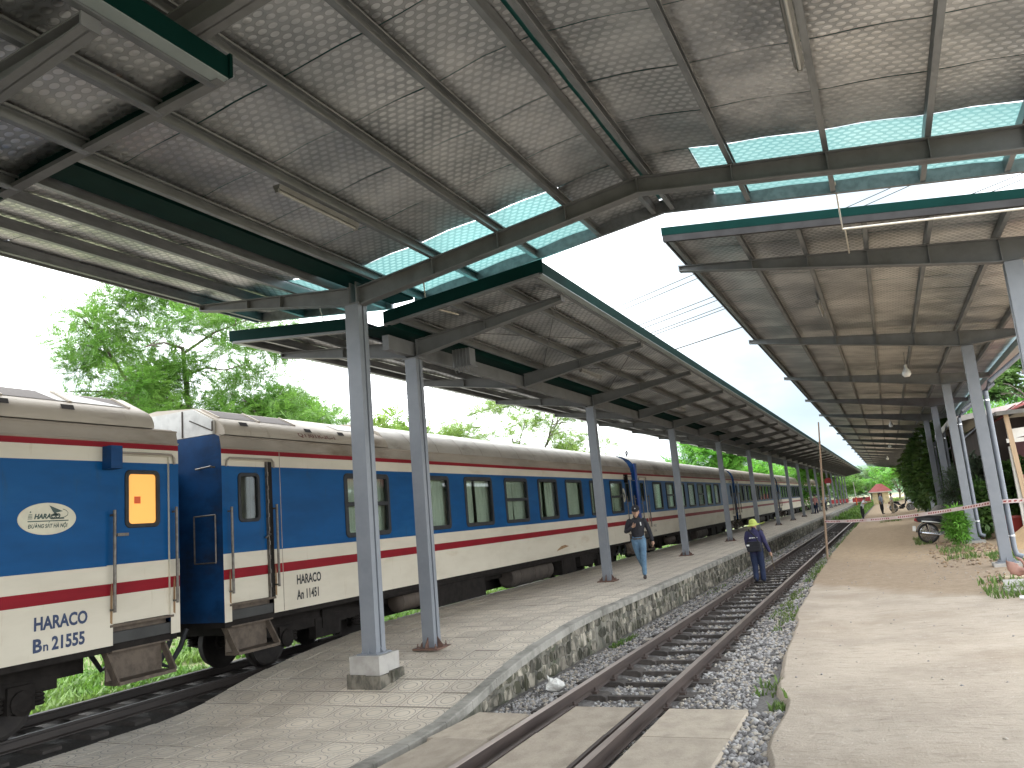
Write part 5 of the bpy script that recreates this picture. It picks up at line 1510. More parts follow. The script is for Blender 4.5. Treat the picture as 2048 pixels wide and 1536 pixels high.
# small figures in the distance
def simple_person(label, loc, rotz, top, legs, pose='stand', hair=True, h=1.66):
    t = thing('person', label, 'person', loc, rotz)
    s = h/1.66
    lean = .30 if pose == 'bend' else 0.0
    hp = Vector((0, 0, .86))
    def up(z, x=0, y=0): return (x, y-lean*(z-.86)*1.3, .86+(z-.86)*(.86 if lean else 1))
    pr = head_prims(1, up(1.53), (0, -1, 0))
    pr += [(0, [(up(.86), .15, .105), (up(1.05), .15, .11), (up(1.25), .175, .11), (up(1.36), .12, .085), (up(1.41), .06, .06)])]
    if pose == 'bend':
        arms = [[(up(1.31, -.16), .065), (up(1.18, -.26, -.1), .052), (up(1.16, -.36, -.3), .042)], [(up(1.31, .16), .065), (up(1.22, .30, -.15), .052), (up(1.25, .46, -.30), .04)]]
    elif pose == 'sit':
        arms = [[(up(1.31, -.16), .065), (up(1.08, -.2, -.05), .052), (up(1.05, -.15, -.28), .042)], [(up(1.31, .16), .065), (up(1.08, .2, -.05), .052), (up(1.05, .15, -.28), .042)]]
    else:
        arms = [[(up(1.31, -.16), .065), (up(1.08, -.22), .052), (up(.9, -.22, -.06), .042)], [(up(1.31, .16), .065), (up(1.08, .22), .052), (up(1.0, .16, -.18), .042)]]
    for a in arms:
        pr.append((0, [a[0], a[1]])); pr.append((1, [a[1], a[2]]))
        d = (Vector(a[2][0])-Vector(a[1][0])).normalized()
        pr += hand(1, a[2][0], Vector(a[2][0])+d*.1, (0, 0, 1) if abs(d.z) < .8 else (0, -1, 0), .6)
    for q in (-1, 1):
        if pose == 'sit': pr += [(2, [((q*.09, 0, .88), .10), ((q*.14, -.36, .80), .075), ((q*.16, -.38, .45), .06), ((q*.16, -.36, .1), .055)]), (3, [((q*.16, -.34, .05), .042), ((q*.16, -.5, .035), .036)])]
        else: pr += [(2, [((q*.085, 0, .88), .10), ((q*.09, -.02*q, .46), .072), ((q*.09, .04*q, .1), .058)]), (3, [((q*.09, .04*q+.02, .045), .042), ((q*.09, .04*q-.14, .035), .036)])]
    figure(pr, .016, [top, SKIN, legs, MATS['dark_shoes']], parent=t, smooth_it=3)
    b = MB(); c = up(1.56); b.ball((c[0], c[1]+.012, c[2]+.035), (.088, .102, .095), 12); b.build('hair', HAIR, t, smooth=True)
    t.scale = (s, s, s)
    return t
m_wshirt = cloth('white_shirt', (.62, .62, .66), (.5, .5, .56)); m_gshirt = cloth('grey_blue_shirt', (.26, .31, .39)); m_pshirt = cloth('pale_print_shirt', (.5, .49, .42), (.32, .33, .27))
m_blackt = cloth('black_trousers', (.018, .018, .022)); m_beiget = cloth('beige_trousers', (.36, .29, .20))
simple_person('man in white shirt and dark trousers bending by the far rails', (-1.95, 62.0, -.02), R(70), m_wshirt, m_blackt, 'bend')
simple_person('man in grey-blue shirt and black trousers standing by the path, far off', (-.75, 70.5, gz(-.75, 70.5)), R(60), m_gshirt, m_blackt)
simple_person('person in pale patterned shirt beside the far motorbike', (.02, 70.2, gz(0, 70.2)-.02), R(-70), m_pshirt, m_beiget, 'stand', h=1.6)
simple_person('dark dressed passenger on the far platform beside the train', (-5.9, 84, .362), R(20), m_gshirt, m_blackt)
simple_person('passenger in pink top farther along the platform', (-6.1, 76, .362), R(160), cloth('pink_top', (.55, .26, .24)), m_navyt)
# bystander just outside the frame on the right, one hand reaching into view
byp = thing('person', 'bystander mostly beyond the right edge, only a hand in view', 'person', (1.05, 5.15, gz(1.05, 5.15)), R(-60))
pr = head_prims(K, (0, -.03, 1.57), (0, -1, 0))
pr += [(J, [((0, 0, .93), .150, .105), ((0, 0, 1.1), .155, .108), ((0, 0, 1.34), .185, .112), ((0, .005, 1.415), .125, .085), ((0, 0, 1.455), .066, .066)]),
       (J, [((.165, 0, 1.375), .07), ((.225, .01, 1.2), .06)]), (K, [((.225, .01, 1.2), .05), ((.25, .03, 1.1), .046), ((.26, .02, .92), .036)]),
       (J, [((-.165, 0, 1.375), .07), ((-.215, -.05, 1.22), .06)]), (K, [((-.215, -.05, 1.22), .048), ((-.225, -.12, 1.19), .046), ((-.20, -.36, 1.335), .034)])]
for q in (-1, 1): pr += [(T_, [((q*.085, 0, .93), .098), ((q*.09, -.02, .5), .068), ((q*.09, .02, .12), .055)]), (B_, [((q*.09, .02, .05), .044), ((q*.09, -.16, .035), .038)])]
pr += hand(K, (-.20, -.37, 1.34), (-.19, -.48, 1.385), (0, 0, 1), .5) + hand(K, (.26, .02, .9), (.265, 0, .8), (0, -1, 0), .5)
figure(pr, .011, [m_gshirt, pm('ruddy_skin', (.36, .19, .145), (.31, .16, .12), rough=.5, scale=9), m_blackt, MATS['dark_shoes']], parent=byp)
b = MB(); b.ball((0, 0, 1.62), (.09, .105, .098), 12); b.build('hair', HAIR, byp, smooth=True)

# ------------------------------------------------------------------ motorbikes
m_bk = pm('gloss_black', (.012, .013, .02), (.016, .017, .026), rough=.18, scale=3)
m_rd = pm('bike_red', (.30, .02, .025), None, rough=.25, scale=3)
m_chr = pm('chrome', (.62, .63, .65), (.5, .51, .53), rough=.16, metal=.95, scale=5)
m_tyre = pm('tyre_rubber', (.02, .02, .02), (.03, .028, .026), rough=.85, scale=20)
def motorbike(label, loc, rotz, accent):
    t = thing('motorbike', label, 'motorbike', loc, rotz, group='parked motorbikes')
    for x in (0, 1.23):
        w = MB(); prof = [(.29+.035*math.cos(a), .035*math.sin(a)) for a in [2*math.pi*k/10 for k in range(11)]]
        w.lathe(prof, (0, 0, 0), 'y', 28); wo = w.build('wheel', m_tyre, t, smooth=True); wo.location = (x, 0, .325)
        r_ = MB(); r_.lathe([(.262, -.02), (.25, 0), (.262, .02), (.255, .024), (.242, 0), (.255, -.024), (.262, -.02)], (0, 0, 0), 'y', 28)
        r_.lathe([(.001, -.06), (.05, -.06), (.055, -.02), (.055, .02), (.05, .06), (.001, .06)], (0, 0, 0), 'y', 12)
        for k in range(12): a = 2*math.pi*k/12; r_.tube([(.04*math.cos(a), .03*(-1)**k, .04*math.sin(a)), (.25*math.cos(a+.25), 0, .25*math.sin(a+.25))], .004, 4)
        r_.build('rim', m_chr, wo)
    b = MB(); b.prism([(-.28, .70), (-.05, .66), (.30, .60), (.52, .52), (.55, .62), (.42, .74), (.1, .80), (-.25, .82), (-.34, .80)], -.11, .11, 'y'); b.build('side_panel', m_bk, t)
    b = MB()
    for s in (-1, 1): b.prism([(-.18, .735), (.10, .70), (.34, .64), (.5, .55), (.36, .62), (.1, .665), (-.18, .705)], s*.111, s*.122, 'y')
    b.build('stripe', m_white, t)
    b = MB(); b.prism([(-.30, .82), (.1, .80), (.42, .745), (.50, .77), (.40, .84), (.1, .88), (-.2, .90), (-.30, .88)], -.125, .125, 'y'); b.build('seat', cloth('seat_vinyl', (.02, .02, .022)), t)
    b = MB(); b.prism([(-.36, .74), (-.28, .70), (-.26, .80), (-.34, .82)], -.09, .09, 'y'); b.build('tail_light', m_rd, t)
    b = MB(); arc = [(.36*math.cos(R(a)), .325+.36*math.sin(R(a))) for a in range(60, 175, 14)]; b.prism(arc + [(x*.97, .325+(z-.325)*.97) for x, z in reversed(arc)], -.06, .06, 'y'); b.build('rear_fender', m_bk, t)
    b = MB(); b.prism([(-.44, .42), (-.40, .42), (-.38, .58), (-.42, .58)], -.10, .10, 'y'); b.build('number_plate', m_white, t)
    b = MB(); b.tube([(.45, -.14, .28), (.25, -.15, .26), (.05, -.15, .30), (-.25, -.15, .36)], [.02, .03, .045, .04], 10); b.build('exhaust', m_chr, t, smooth=True)
    b = MB()
    for s in (-1, 1): b.tube([(.02, s*.10, .33), (-.02, s*.10, .62)], .026, 8)
    b.beam((0, .09, .33), (.45, .09, .33), .03, .05); b.beam((0, -.09, .33), (.45, -.09, .33), .03, .05); b.build('shock_absorber', m_chr, t)
    b = MB(); b.box(.40, .72, -.10, .10, .24, .46); b.tube([(.6, 0, .35), (.85, 0, .40)], .06, 8); b.build('engine', m_wheel, t)
    b = MB(); b.prism([(.50, .50), (.80, .42), (.98, .72), (1.02, .95), (.94, .98), (.86, .66), (.62, .60)], -.16, .16, 'y'); b.build('leg_shield', accent, t)
    b = MB()
    for s in (-1, 1): b.tube([(1.23, s*.07, .325), (1.05, s*.07, .85)], .022, 8)
    b.tube([(1.05, 0, .8), (.98, 0, 1.02)], .03, 8); b.build('front_fork', m_chr, t)
    b = MB(); arc = [(1.23+.36*math.cos(R(a)), .325+.36*math.sin(R(a))) for a in range(20, 150, 16)]; b.prism(arc + [(1.23+(x-1.23)*.96, .325+(z-.325)*.96) for x, z in reversed(arc)], -.055, .055, 'y'); b.build('front_fender', accent, t)
    b = MB(); b.ball((1.04, 0, .98), (.11, .12, .10), 12); b.build('headlight_cowl', accent, t, smooth=True)
    b = MB(); b.tube([(.90, -.33, 1.02), (.98, -.15, 1.04), (1.0, 0, 1.03), (.98, .15, 1.04), (.90, .33, 1.02)], .016, 8); b.build('handlebar', m_wheel, t)
    for s in (-1, 1):
        b = MB(); b.tube([(.95, s*.24, 1.04), (.97, s*.30, 1.20)], .007, 5); b.ball((.97, s*.31, 1.22), (.02, .055, .04), 10); b.build('mirror', m_bk, t)
    b = MB(); b.tube([(.35, .12, .25), (.32, .26, .005)], .012, 6); b.build('kickstand', m_chr, t)
    return t
motorbike('black motorbike with white stripe parked by the second and third right-hand posts', (.93, 29.2, gz(.93, 29.2)+.005), R(14), m_rd)
motorbike('dark motorbike parked far along the path beside two people', (.1, 71.6, gz(.1, 71.6)), R(-8), m_bk)

# ------------------------------------------------------------------ barrier pole and tape
b = MB(); b.tube([(0, 0, -.2), (.10, 0, 1.2), (.19, .02, 2.4), (.35, .0, 4.33)], [.036, .034, .03, .022], 8)
for z, x in ((.6, .05), (1.15, .095), (1.75, .14), (2.4, .19), (3.1, .245), (3.7, .295)): b.lathe([(.034, -.02), (.04, 0), (.034, .02)], (x, .005, z), 'z', 8)
bp_ = b.build('bamboo_pole', pm('weathered_bamboo', (.30, .21, .14), (.22, .15, .1), rough=.7, scale=8, stretch=(1, 1, .3)), None, smooth=True); bp_.location = (-2.06, 26.86, -.1); tag(bp_, 'tall thin bamboo pole standing in the gravel beside the track', 'pole')
tape = thing('barrier_tape', 'red and white barrier tape strung from the bamboo pole to the right-hand posts', 'tape', (-1.95, 26.8, 0))
pts = []
for (p, q, n, sag) in (((-1.95, 26.8, 1.14), (1.93, 20.33, 1.475), 40, .10), ((1.93, 20.33, 1.475), (2.17, 20.31, 1.49), 2, 0), ((2.17, 20.31, 1.49), (6.0, 18.9, 1.62), 20, .05)):
    for k in range(n+1):
        t_ = k/n; v = Vector(p).lerp(Vector(q), t_); v.z -= sag*4*t_*(1-t_); pts.append(v)
b = MB(); pr_ = MB(); base = Vector((-1.95, 26.8, 0)); hh = .042; acc = 0
for k, (p, q) in enumerate(zip(pts, pts[1:])):
    if (q-p).length < 1e-5: continue
    n_ = Vector((0, 0, 1)); nn = (q-p).cross(n_).normalized()
    tw0 = nn*.008*math.sin(k*.9); tw1 = nn*.008*math.sin((k+1)*.9)
    a_, b_, c_, d_ = p-base-n_*hh+tw0, q-base-n_*hh+tw1, q-base+n_*hh-tw1, p-base+n_*hh-tw0
    b.quad(tuple(a_), tuple(b_), tuple(c_), tuple(d_))
    if k % 7 < 5:
        for off in (.03, .5):
            for side in (-1, 1):
                c0 = a_.lerp(b_, off); c1 = a_.lerp(b_, off+.28); d0_ = d_.lerp(c_, off+.1); d1_ = d_.lerp(c_, off+.38)
                f_ = nn*.002*side
                pr_.quad(*(tuple(x_+f_) for x_ in (c0.lerp(d0_, .3), c1.lerp(d1_, .3), c1.lerp(d1_, .72), c0.lerp(d0_, .72))))
b.build('strip', pm('tape_white', (.70, .60, .58), (.66, .50, .48), rough=.5, scale=4), tape)
o = pr_.build('print', pm('tape_red', (.36, .05, .045), None, rough=.5, scale=4), tape); o['kind'] = 'stuff'

# white plastic bag by the crossing
b = MB(); b.ball((0, 0, .07), (.13, .10, .08), 14)
b.v = [(x*(1+.5*mnoise.noise(Vector((x*14, y*14, z*14+3)))), y*(1+.5*mnoise.noise(Vector((x*13, y*16, z*12)))), max(0, z*(1+.5*mnoise.noise(Vector((x*15, y*12, 5)))))) for x, y, z in b.v]
b.poly([(-.06, -.02, .1), (-.01, 0, .12), (-.10, .02, .20)]); b.poly([(.0, -.03, .12), (.05, .0, .11), (.03, .02, .16)])
pb_ = b.build('plastic_bag', pm('white_plastic', (.74, .73, .69), (.6, .58, .54), rough=.35, scale=8)); pb_.location = (-4.22, 9.78, -.20); tag(pb_, 'crumpled white plastic bag on the ballast below the platform ramp', 'bag')
# planks, pipe and boards on the right
for k, (x, y, z, L_, w, h, rz, lab, m_) in enumerate((
    (2.28, 17.3, .12, 1.3, .34, .10, 4, 'pale timber baulk lying under the nearest right-hand footing', pm('pale_timber', (.47, .38, .26), (.38, .30, .2), rough=.8, scale=4, stretch=(.3, 3, 3))),
    (2.28, 16.25, .13, 1.5, .42, .09, -3, 'grey concrete slab leaning by the grass at right edge, upper one', m_conc),
    (2.22, 15.65, .10, 1.5, .38, .09, 2, 'grey concrete slab by the grass at right edge, lower one', m_coping))):
    b = MB(); b.box(-L_/2, L_/2, -w/2, w/2, 0, h); o = b.build(('timber_baulk', 'concrete_slab', 'concrete_slab')[k], m_); o.location = (x, y, z); o.rotation_euler = (R((0, 8, 3)[k]), 0, R(rz)); tag(o, lab, ('timber', 'slab', 'slab')[k])
b = MB(); b.tube([(-.5, 0, 0), (.5, .03, 0)], .03, 8); o = b.build('white_pipe', m_white, None, smooth=True); o.location = (2.05, 14.6, gz(2.05, 14.6)+.03); tag(o, 'short white pipe lying on the ground at the right edge', 'pipe')

# ------------------------------------------------------------------ vegetation
def frond_template(nl, L_, lw, ll, droop):
    """one pinnate leaf: pairs of narrow leaflets along a drooping stalk"""
    Q = []
    for k in range(nl):
        t = (k+.6)/nl; x = L_*t; z = -droop*t*t
        ln = ll*math.sin(math.pi*min(.97, .18+.75*t))
        for s in (-1, 1):
            a = np.array([x, 0, z]); d = np.array([.45, s*.89, -.18]); w = np.array([lw, 0, 0])
            Q.append([a-w*.5, a+d*ln*.5+w*.35-np.array([w[0]*1.0, 0, 0]), a+d*ln, a+d*ln*.5+w*.9])
    return np.array(Q)
def broad_template(n, L_, w, spread):
    Q = []
    for k in range(n):
        a = 2*math.pi*k/n*1.0+.3*k; el = .2+.5*((k*7) % 5)/5
        d = np.array([math.cos(a)*math.cos(el), math.sin(a)*math.cos(el), math.sin(el)*.6]); s = np.array([-math.sin(a), math.cos(a), 0])
        st = d*spread
        Q.append([st, st+d*L_*.5+s*w/2+np.array([0, 0, .02]), st+d*L_-np.array([0, 0, L_*.2]), st+d*L_*.5-s*w/2+np.array([0, 0, .02])])
    return np.array(Q)
def scatter(tmpl, pts, dirs, scales):
    """place a leaf template at every point, pointing along dirs"""
    n = len(pts); m = len(tmpl)
    d = dirs/np.linalg.norm(dirs, axis=1, keepdims=True)
    up = np.tile([0, 0, 1.], (n, 1)); up[np.abs(d[:, 2]) > .95] = [1, 0, 0]
    s = np.cross(up, d); s /= np.linalg.norm(s, axis=1, keepdims=True); u = np.cross(d, s)
    rr = rng.uniform(-.6, .6, n)[:, None]
    s2 = s*np.cos(rr)+u*np.sin(rr); u2 = -s*np.sin(rr)+u*np.cos(rr)
    M = np.stack([d, s2, u2], 2)*np.asarray(scales)[:, None, None]
    V = np.einsum('nij,qkj->nqki', M, tmpl) + pts[:, None, None, :]
    V = V.reshape(-1, 3); F_ = np.arange(len(V)).reshape(-1, 4)
    return V, F_
BARK = pm('bark', (.16, .125, .10), (.10, .08, .065), rough=.9, scale=6, stretch=(1, 1, .3), bump=.5, bscale=20)
LEAF = {'feather': leaf_material('leaf_feather', (.095, .22, .032), (.165, .30, .055), .5),
        'yellow': leaf_material('leaf_yellow_green', (.16, .27, .045), (.21, .30, .07), .5),
        'dark': leaf_material('leaf_dark', (.045, .10, .02), (.085, .15, .035), .4),
        'mid': leaf_material('leaf_mid', (.06, .13, .028), (.10, .18, .04), .4),
        'grey': leaf_material('leaf_grey', (.09, .13, .075), (.06, .09, .05), .35),
        'bright': leaf_material('leaf_bright', (.10, .30, .03), (.16, .36, .05), .45)}
FR = frond_template(10, .55, .026, .13, .10)
FRB = frond_template(6, .9, .08, .30, .18)
BR = broad_template(7, .26, .10, .06)
def limb(mb, pts, r0, r1, n=7):
    k = len(pts); mb.tube(pts, [r0+(r1-r0)*i/(k-1) for i in range(k)], n, caps=False)
def tree(name, label, base, height, rad, leafmat, seed, clumps=60, per=70, tmpl=None, crown_lo=.38, flat=.55, trunk_r=.22, scale=1.0, sub=3, group='trees beyond the train', cat='tree', lean=(0, 0), vis=1.0, spread=1.0):
    r = random.Random(seed); nr = np.random.default_rng(seed)
    T = thing(name, label, cat, base, 0, group)
    tb = MB(); fork = Vector((lean[0]*.4, lean[1]*.4, height*crown_lo))
    limb(tb, [(0, 0, -.3), (r.uniform(-.1, .1), r.uniform(-.1, .1), fork.z*.5), tuple(fork)], trunk_r, trunk_r*.72, 9)
    tips = []
    zc = height*(crown_lo+1)/2; hz_ = height*(1-crown_lo)/2
    nb = 5 + r.randint(0, 2)
    for k in range(nb):
        a = 2*math.pi*(k+r.uniform(-.3, .3))/nb; rr = rad*r.uniform(.45, .72)
        e1 = Vector((math.cos(a)*rr+lean[0], math.sin(a)*rr+lean[1], zc+hz_*r.uniform(-.35, .55)))
        mid = fork.lerp(e1, .5)+Vector((r.uniform(-.3, .3), r.uniform(-.3, .3), hz_*.12))
        limb(tb, [tuple(fork), tuple(mid), tuple(e1)], trunk_r*.55, trunk_r*.22, 6)
        for j in range(sub+1):
            st = mid.lerp(e1, r.uniform(.1, 1))
            a2 = a+r.uniform(-1.1, 1.1); l2 = rad*r.uniform(.25, .5)
            e2 = st+Vector((math.cos(a2)*l2, math.sin(a2)*l2, hz_*r.uniform(-.15, .5)))
            limb(tb, [tuple(st), tuple(st.lerp(e2, .5)+Vector((0, 0, .15))), tuple(e2)], trunk_r*.2, trunk_r*.07, 5)
            tips.append(e2)
            for q in range(2):
                s3 = st.lerp(e2, r.uniform(.4, 1)); e3 = s3+Vector((r.uniform(-1, 1), r.uniform(-1, 1), r.uniform(-.1, .7)))*rad*.17
                limb(tb, [tuple(s3), tuple(e3)], trunk_r*.08, trunk_r*.035, 4); tips.append(e3)
    tb.build('trunk', BARK, T, smooth=True)
    # foliage gathers in flattened clumps round the twigs
    P_, D_ = [], []
    cl = []
    while len(cl) < clumps:
        if cl and r.random() < .62:
            a = r.uniform(0, 6.28); u = r.uniform(-.85, 1); q = math.sqrt(max(0, 1-u*u))*rad*r.uniform(.4, 1.04)*spread
            c = Vector((math.cos(a)*q+lean[0], math.sin(a)*q+lean[1], zc+u*hz_))
        else:
            c = r.choice(tips)+Vector((r.gauss(0, .25), r.gauss(0, .25), r.gauss(.1, .2)))*scale
        cl.append(c)
    for c in cl:
        n = int(per*r.uniform(.5, 1.3)); cr_ = rad*.135*r.uniform(.7, 1.35)
        g_ = nr.normal(0, 1, (n, 3)); g_ /= np.linalg.norm(g_, axis=1, keepdims=True)
        g_ *= (nr.uniform(0.1, 1, n)**.5)[:, None]
        p = np.array(c)+g_*np.array([cr_*1.25, cr_*1.25, cr_*flat])
        d = g_*np.array([1, 1, .35])+nr.normal(0, .35, (n, 3)); d[:, 2] += .05
        P_.append(p); D_.append(d)
    P_ = np.concatenate(P_); D_ = np.concatenate(D_)
    V, F_ = scatter(FR if tmpl is None else tmpl, P_, D_, nr.uniform(.7, 1.3, len(P_))*scale)
    me = np_mesh('crown', V, F_, leafmat)
    o = bpy.data.objects.new('crown', me); C.objects.link(o); o.parent = T
    return T
tree('feathery_tree', 'big bright green feathery tree rising behind the train at left', (-21.9, 20.5, -.4), 11.6, 5.0, LEAF['feather'], 11, clumps=220, per=135, crown_lo=.33, trunk_r=.26, scale=.72, sub=4)
tree('feathery_tree', 'lower feathery tree right of the big one, behind the near posts', (-16.9, 21.0, -.4), 7.4, 2.5, LEAF['feather'], 23, clumps=42, per=75, crown_lo=.35, trunk_r=.13, scale=.72)
tree('open_tree', 'sparse tree with many bare rising branches behind the second post', (-18.0, 40.5, -.4), 9.3, 4.6, LEAF['yellow'], 31, clumps=130, per=95, crown_lo=.28, trunk_r=.2, scale=.85, sub=5, flat=.45)
tree('round_tree', 'round yellow-green tree behind the coaches between the third and fourth posts', (-13.9, 70, -.4), 8.2, 3.6, LEAF['bright'], 41, clumps=60, per=45, tmpl=FRB, crown_lo=.3, scale=1.1)
tree('small_tree', 'small pale tree top just above the train roof, right of the near posts', (-26.5, 39, -.4), 9.3, 2.6, LEAF['yellow'], 43, clumps=36, per=45, tmpl=FRB, crown_lo=.4, trunk_r=.12)
k = 0
for (x, y, h, rd, mt, lab) in ((-11.5, 92, 6.6, 4.2, 'bright', 'leafy tree behind the far coaches, nearest of that row'), (-17, 100, 8, 4.6, 'mid', 'darker tree behind the far coaches'), (-11.0, 118, 6.5, 4.6, 'feather', 'tree at the far end of the train, left of the posts'),
                               (-16, 132, 8, 5, 'bright', 'tall tree seen between the farthest posts'), (-8.5, 152, 6.2, 4.6, 'feather', 'green tree filling the gap at the far end of the platform'),
                               (-3.2, 168, 6.6, 5, 'mid', 'broad tree behind the small red-roofed hut'), (1.5, 150, 7.5, 5, 'bright', 'bright tree at the end of the right canopy'), (6, 130, 8, 5, 'feather', 'leafy tree right of the far path end'),
                               (-14, 185, 7.5, 6, 'mid', 'distant tree left of the far track'), (-27, 84, 7.8, 3.5, 'mid', 'distant tree low above the train roof')):
    k += 1
    tree('distant_tree', lab, (x, y, -.4), h, rd, LEAF[mt], 60+k, clumps=46, per=34, tmpl=FRB, crown_lo=.22, scale=1.25, trunk_r=.18, group='trees far along the line')
tree('leafy_tree', 'tree with thin bare twigs above the red-roofed kiosk at right edge', (7.6, 40, -.2), 8.2, 3.4, LEAF['mid'], 91, clumps=26, per=40, tmpl=BR, crown_lo=.3, trunk_r=.16, scale=1.2, group='trees on the right')
tree('leafy_tree', 'bright green tree showing between the right-hand posts', (6.0, 57, -.2), 7.8, 3.2, LEAF['bright'], 92, clumps=50, per=45, tmpl=FRB, crown_lo=.3, trunk_r=.16, group='trees on the right')

def shrub(name, label, base, size, leafmat, n, seed, tmpl=None, scale=1.0, cat='shrub', stems=7, group='plants beside the right-hand posts', hollow=.4):
    T = thing(name, label, cat, base, 0, group); r = random.Random(seed); nr = np.random.default_rng(seed)
    b = MB()
    for k in range(stems):
        a = r.uniform(0, 6.28); e = Vector((math.cos(a)*size[0]*.4, math.sin(a)*size[1]*.4, size[2]*r.uniform(.6, .95)))
        limb(b, [(r.uniform(-.06, .06), r.uniform(-.06, .06), -.05), tuple(e*.5+Vector((0, 0, .06))), tuple(e)], .018*size[2]**.5, .006, 5)
    b.build('stem', BARK, T)
    g_ = nr.normal(0, 1, (n, 3)); g_ /= np.linalg.norm(g_, axis=1, keepdims=True); g_ *= (nr.uniform(hollow**3, 1, n)**(1/3))[:, None]
    lump = np.array([1+.28*mnoise.noise(Vector(p)*1.9+Vector((seed, 0, 0))) for p in g_])
    g_ *= lump[:, None]
    p = g_*np.array([size[0]/2, size[1]/2, size[2]/2])+np.array([0, 0, size[2]*.54])
    d = g_+nr.normal(0, .45, (n, 3))
    V, F_ = scatter(BR if tmpl is None else tmpl, p, d, nr.uniform(.6, 1.3, n)*scale)
    V[:, 2] = np.maximum(V[:, 2], .02)
    me = np_mesh('foliage', V, F_, leafmat); o = bpy.data.objects.new('foliage', me); C.objects.link(o); o.parent = T
    return T
LANCE = broad_template(6, .22, .045, .03)
shrub('climbing_hedge', 'tall dark green hedge behind the right-hand posts, nearest part', (2.95, 46, .1), (2.6, 5, 5.0), LEAF['dark'], 1700, 5, scale=1.25)
shrub('climbing_hedge', 'tall dark hedge farther back beside the path', (2.4, 54, .1), (2.4, 6, 5.0), LEAF['dark'], 1300, 6, scale=1.4)
shrub('climbing_hedge', 'farthest part of the hedge by the path, lighter green', (2.4, 66, .1), (2.6, 9, 4.4), LEAF['mid'], 1300, 7, scale=1.5)
shrub('leafy_plant', 'low bright green leafy plant between motorbike and third right-hand post', (1.62, 26.9, gz(1.62, 26.9)), (.62, .6, 1.0), LEAF['bright'], 260, 8, tmpl=LANCE, scale=.9)
shrub('oleander_bush', 'grey-green narrow-leaved bush behind the parked motorbike', (2.35, 32.2, .2), (1.5, 1.3, 2.3), LEAF['grey'], 520, 9, tmpl=LANCE, scale=1.1)
shrub('leafy_bush', 'dense green bush between the two nearest right-hand posts', (2.42, 28.6, .2), (.75, 1.0, 1.7), LEAF['mid'], 420, 10, scale=.8)
shrub('leafy_bush', 'grey-green bush behind the second right-hand post', (3.0, 32.6, .2), (1.5, 1.2, 2.5), LEAF['grey'], 620, 12, scale=.8)
pl_ = shrub('planter_shrub', 'leafy shrub growing in the red planter at right edge', (3.75, 28.9, .72), (1.5, 1.2, 1.75), LEAF['mid'], 420, 14, scale=.8, hollow=.65)
shrub('planter_shrub', 'yellow-green leaves at the right edge above the planter', (4.05, 28.2, .75), (.8, .8, 1.0), LEAF['yellow'], 150, 15, scale=.8)

# grass and weeds
def blades(name, boxes, mat, zf, hmin, hmax, label=None, cat='grass', wid=.012):
    V = []
    for (x0, x1, y0, y1, n) in boxes:
        x = rng.uniform(x0, x1, n); y = rng.uniform(y0, y1, n)
        cl = np.array([mnoise.noise(Vector((a*.9, b_*.9, 1.7))) for a, b_ in zip(x, y)])
        keep = cl > -.22; x, y = x[keep], y[keep]; m = len(x)
        z = np.array([zf(a, b_) for a, b_ in zip(x, y)])
        h = rng.uniform(hmin, hmax, m); a = rng.uniform(0, 6.28, m); ln = rng.uniform(.2, .9, m)*h
        w = wid*rng.uniform(.7, 1.6, m)
        p = np.stack([x, y, z], 1); t = p+np.stack([np.cos(a)*ln, np.sin(a)*ln, h], 1); md = p+np.stack([np.cos(a)*ln*.35, np.sin(a)*ln*.35, h*.62], 1)
        s = np.stack([-np.sin(a)*w, np.cos(a)*w, 0*w], 1)
        V.append(np.stack([p-s, p+s, md+s*.9, md-s*.9], 1)); V.append(np.stack([md-s*.9, md+s*.9, t+s*.1, t-s*.1], 1))
    V = np.concatenate(V).reshape(-1, 3)
    o = bpy.data.objects.new(name, np_mesh(name, V, np.arange(len(V)).reshape(-1, 4), mat)); C.objects.link(o)
    tag(o, label, cat, kind='stuff'); return o
lz = lambda x, y: -.45 + .05*fbm(x, y, .6)
lawn = sheet('grass_bank', pm('grass_ground', (.12, .17, .05), (.19, .17, .09), rough=.95, scale=2.2, bump=.6, bscale=12), [-12.5-1.2*k for k in range(16)], [y for y in np.arange(2, 60, 1.2)] + yspace(60, 200, 10), lambda x, y: -.42+.05*fbm(x, y, .6)+max(0, (-14-x)*.03))
blades('grass', [(-16, -12.5, 4, 16, 9000), (-18, -12.5, 16, 34, 11000), (-20, -12.5, 34, 70, 7000), (-24, -16, 6, 30, 5000)], m_grass, lambda x, y: -.42+.05*fbm(x, y, .6)+max(0, (-14-x)*.03), .08, .22, 'bright green grass growing beyond the train', wid=.022)
blades('weeds', [(-2.28, -1.9, 15, 24, 900), (-2.4, -2.0, 24, 60, 2600), (-1.62, -1.38, 8.9, 9.6, 60), (-1.36, -1.2, 8.25, 8.55, 70), (-4.62, -4.4, 12.8, 14.3, 260), (-4.66, -4.5, 8.0, 8.5, 60), (-2.0, -1.72, 13.4, 15, 200), (-4.6, -4.2, 20, 40, 300)],
       m_weed, lambda x, y: bz(x, y) if x < xe(y) else gz(x, y), .03, .09, 'green weeds along the edge of the path and wall', 'weeds', wid=.010)
blades('rough_grass', [(1.2, 2.0, 14.9, 17.4, 420), (1.0, 1.8, 22.5, 27, 420), (1.9, 2.5, 20.9, 23.5, 260), (.5, 1.0, 29, 33, 300), (-.8, .4, 52, 62, 700)], m_weed, gz, .05, .16, 'rough grass tufts around the footings at right', 'grass', wid=.011)
blades('far_grass', [(-4, -2.2, 60, 130, 2500), (-6, 6, 130, 170, 3500)], m_grass, lambda x, y: 0.0, .15, .4, 'light green grass at the far end of the line', wid=.05)

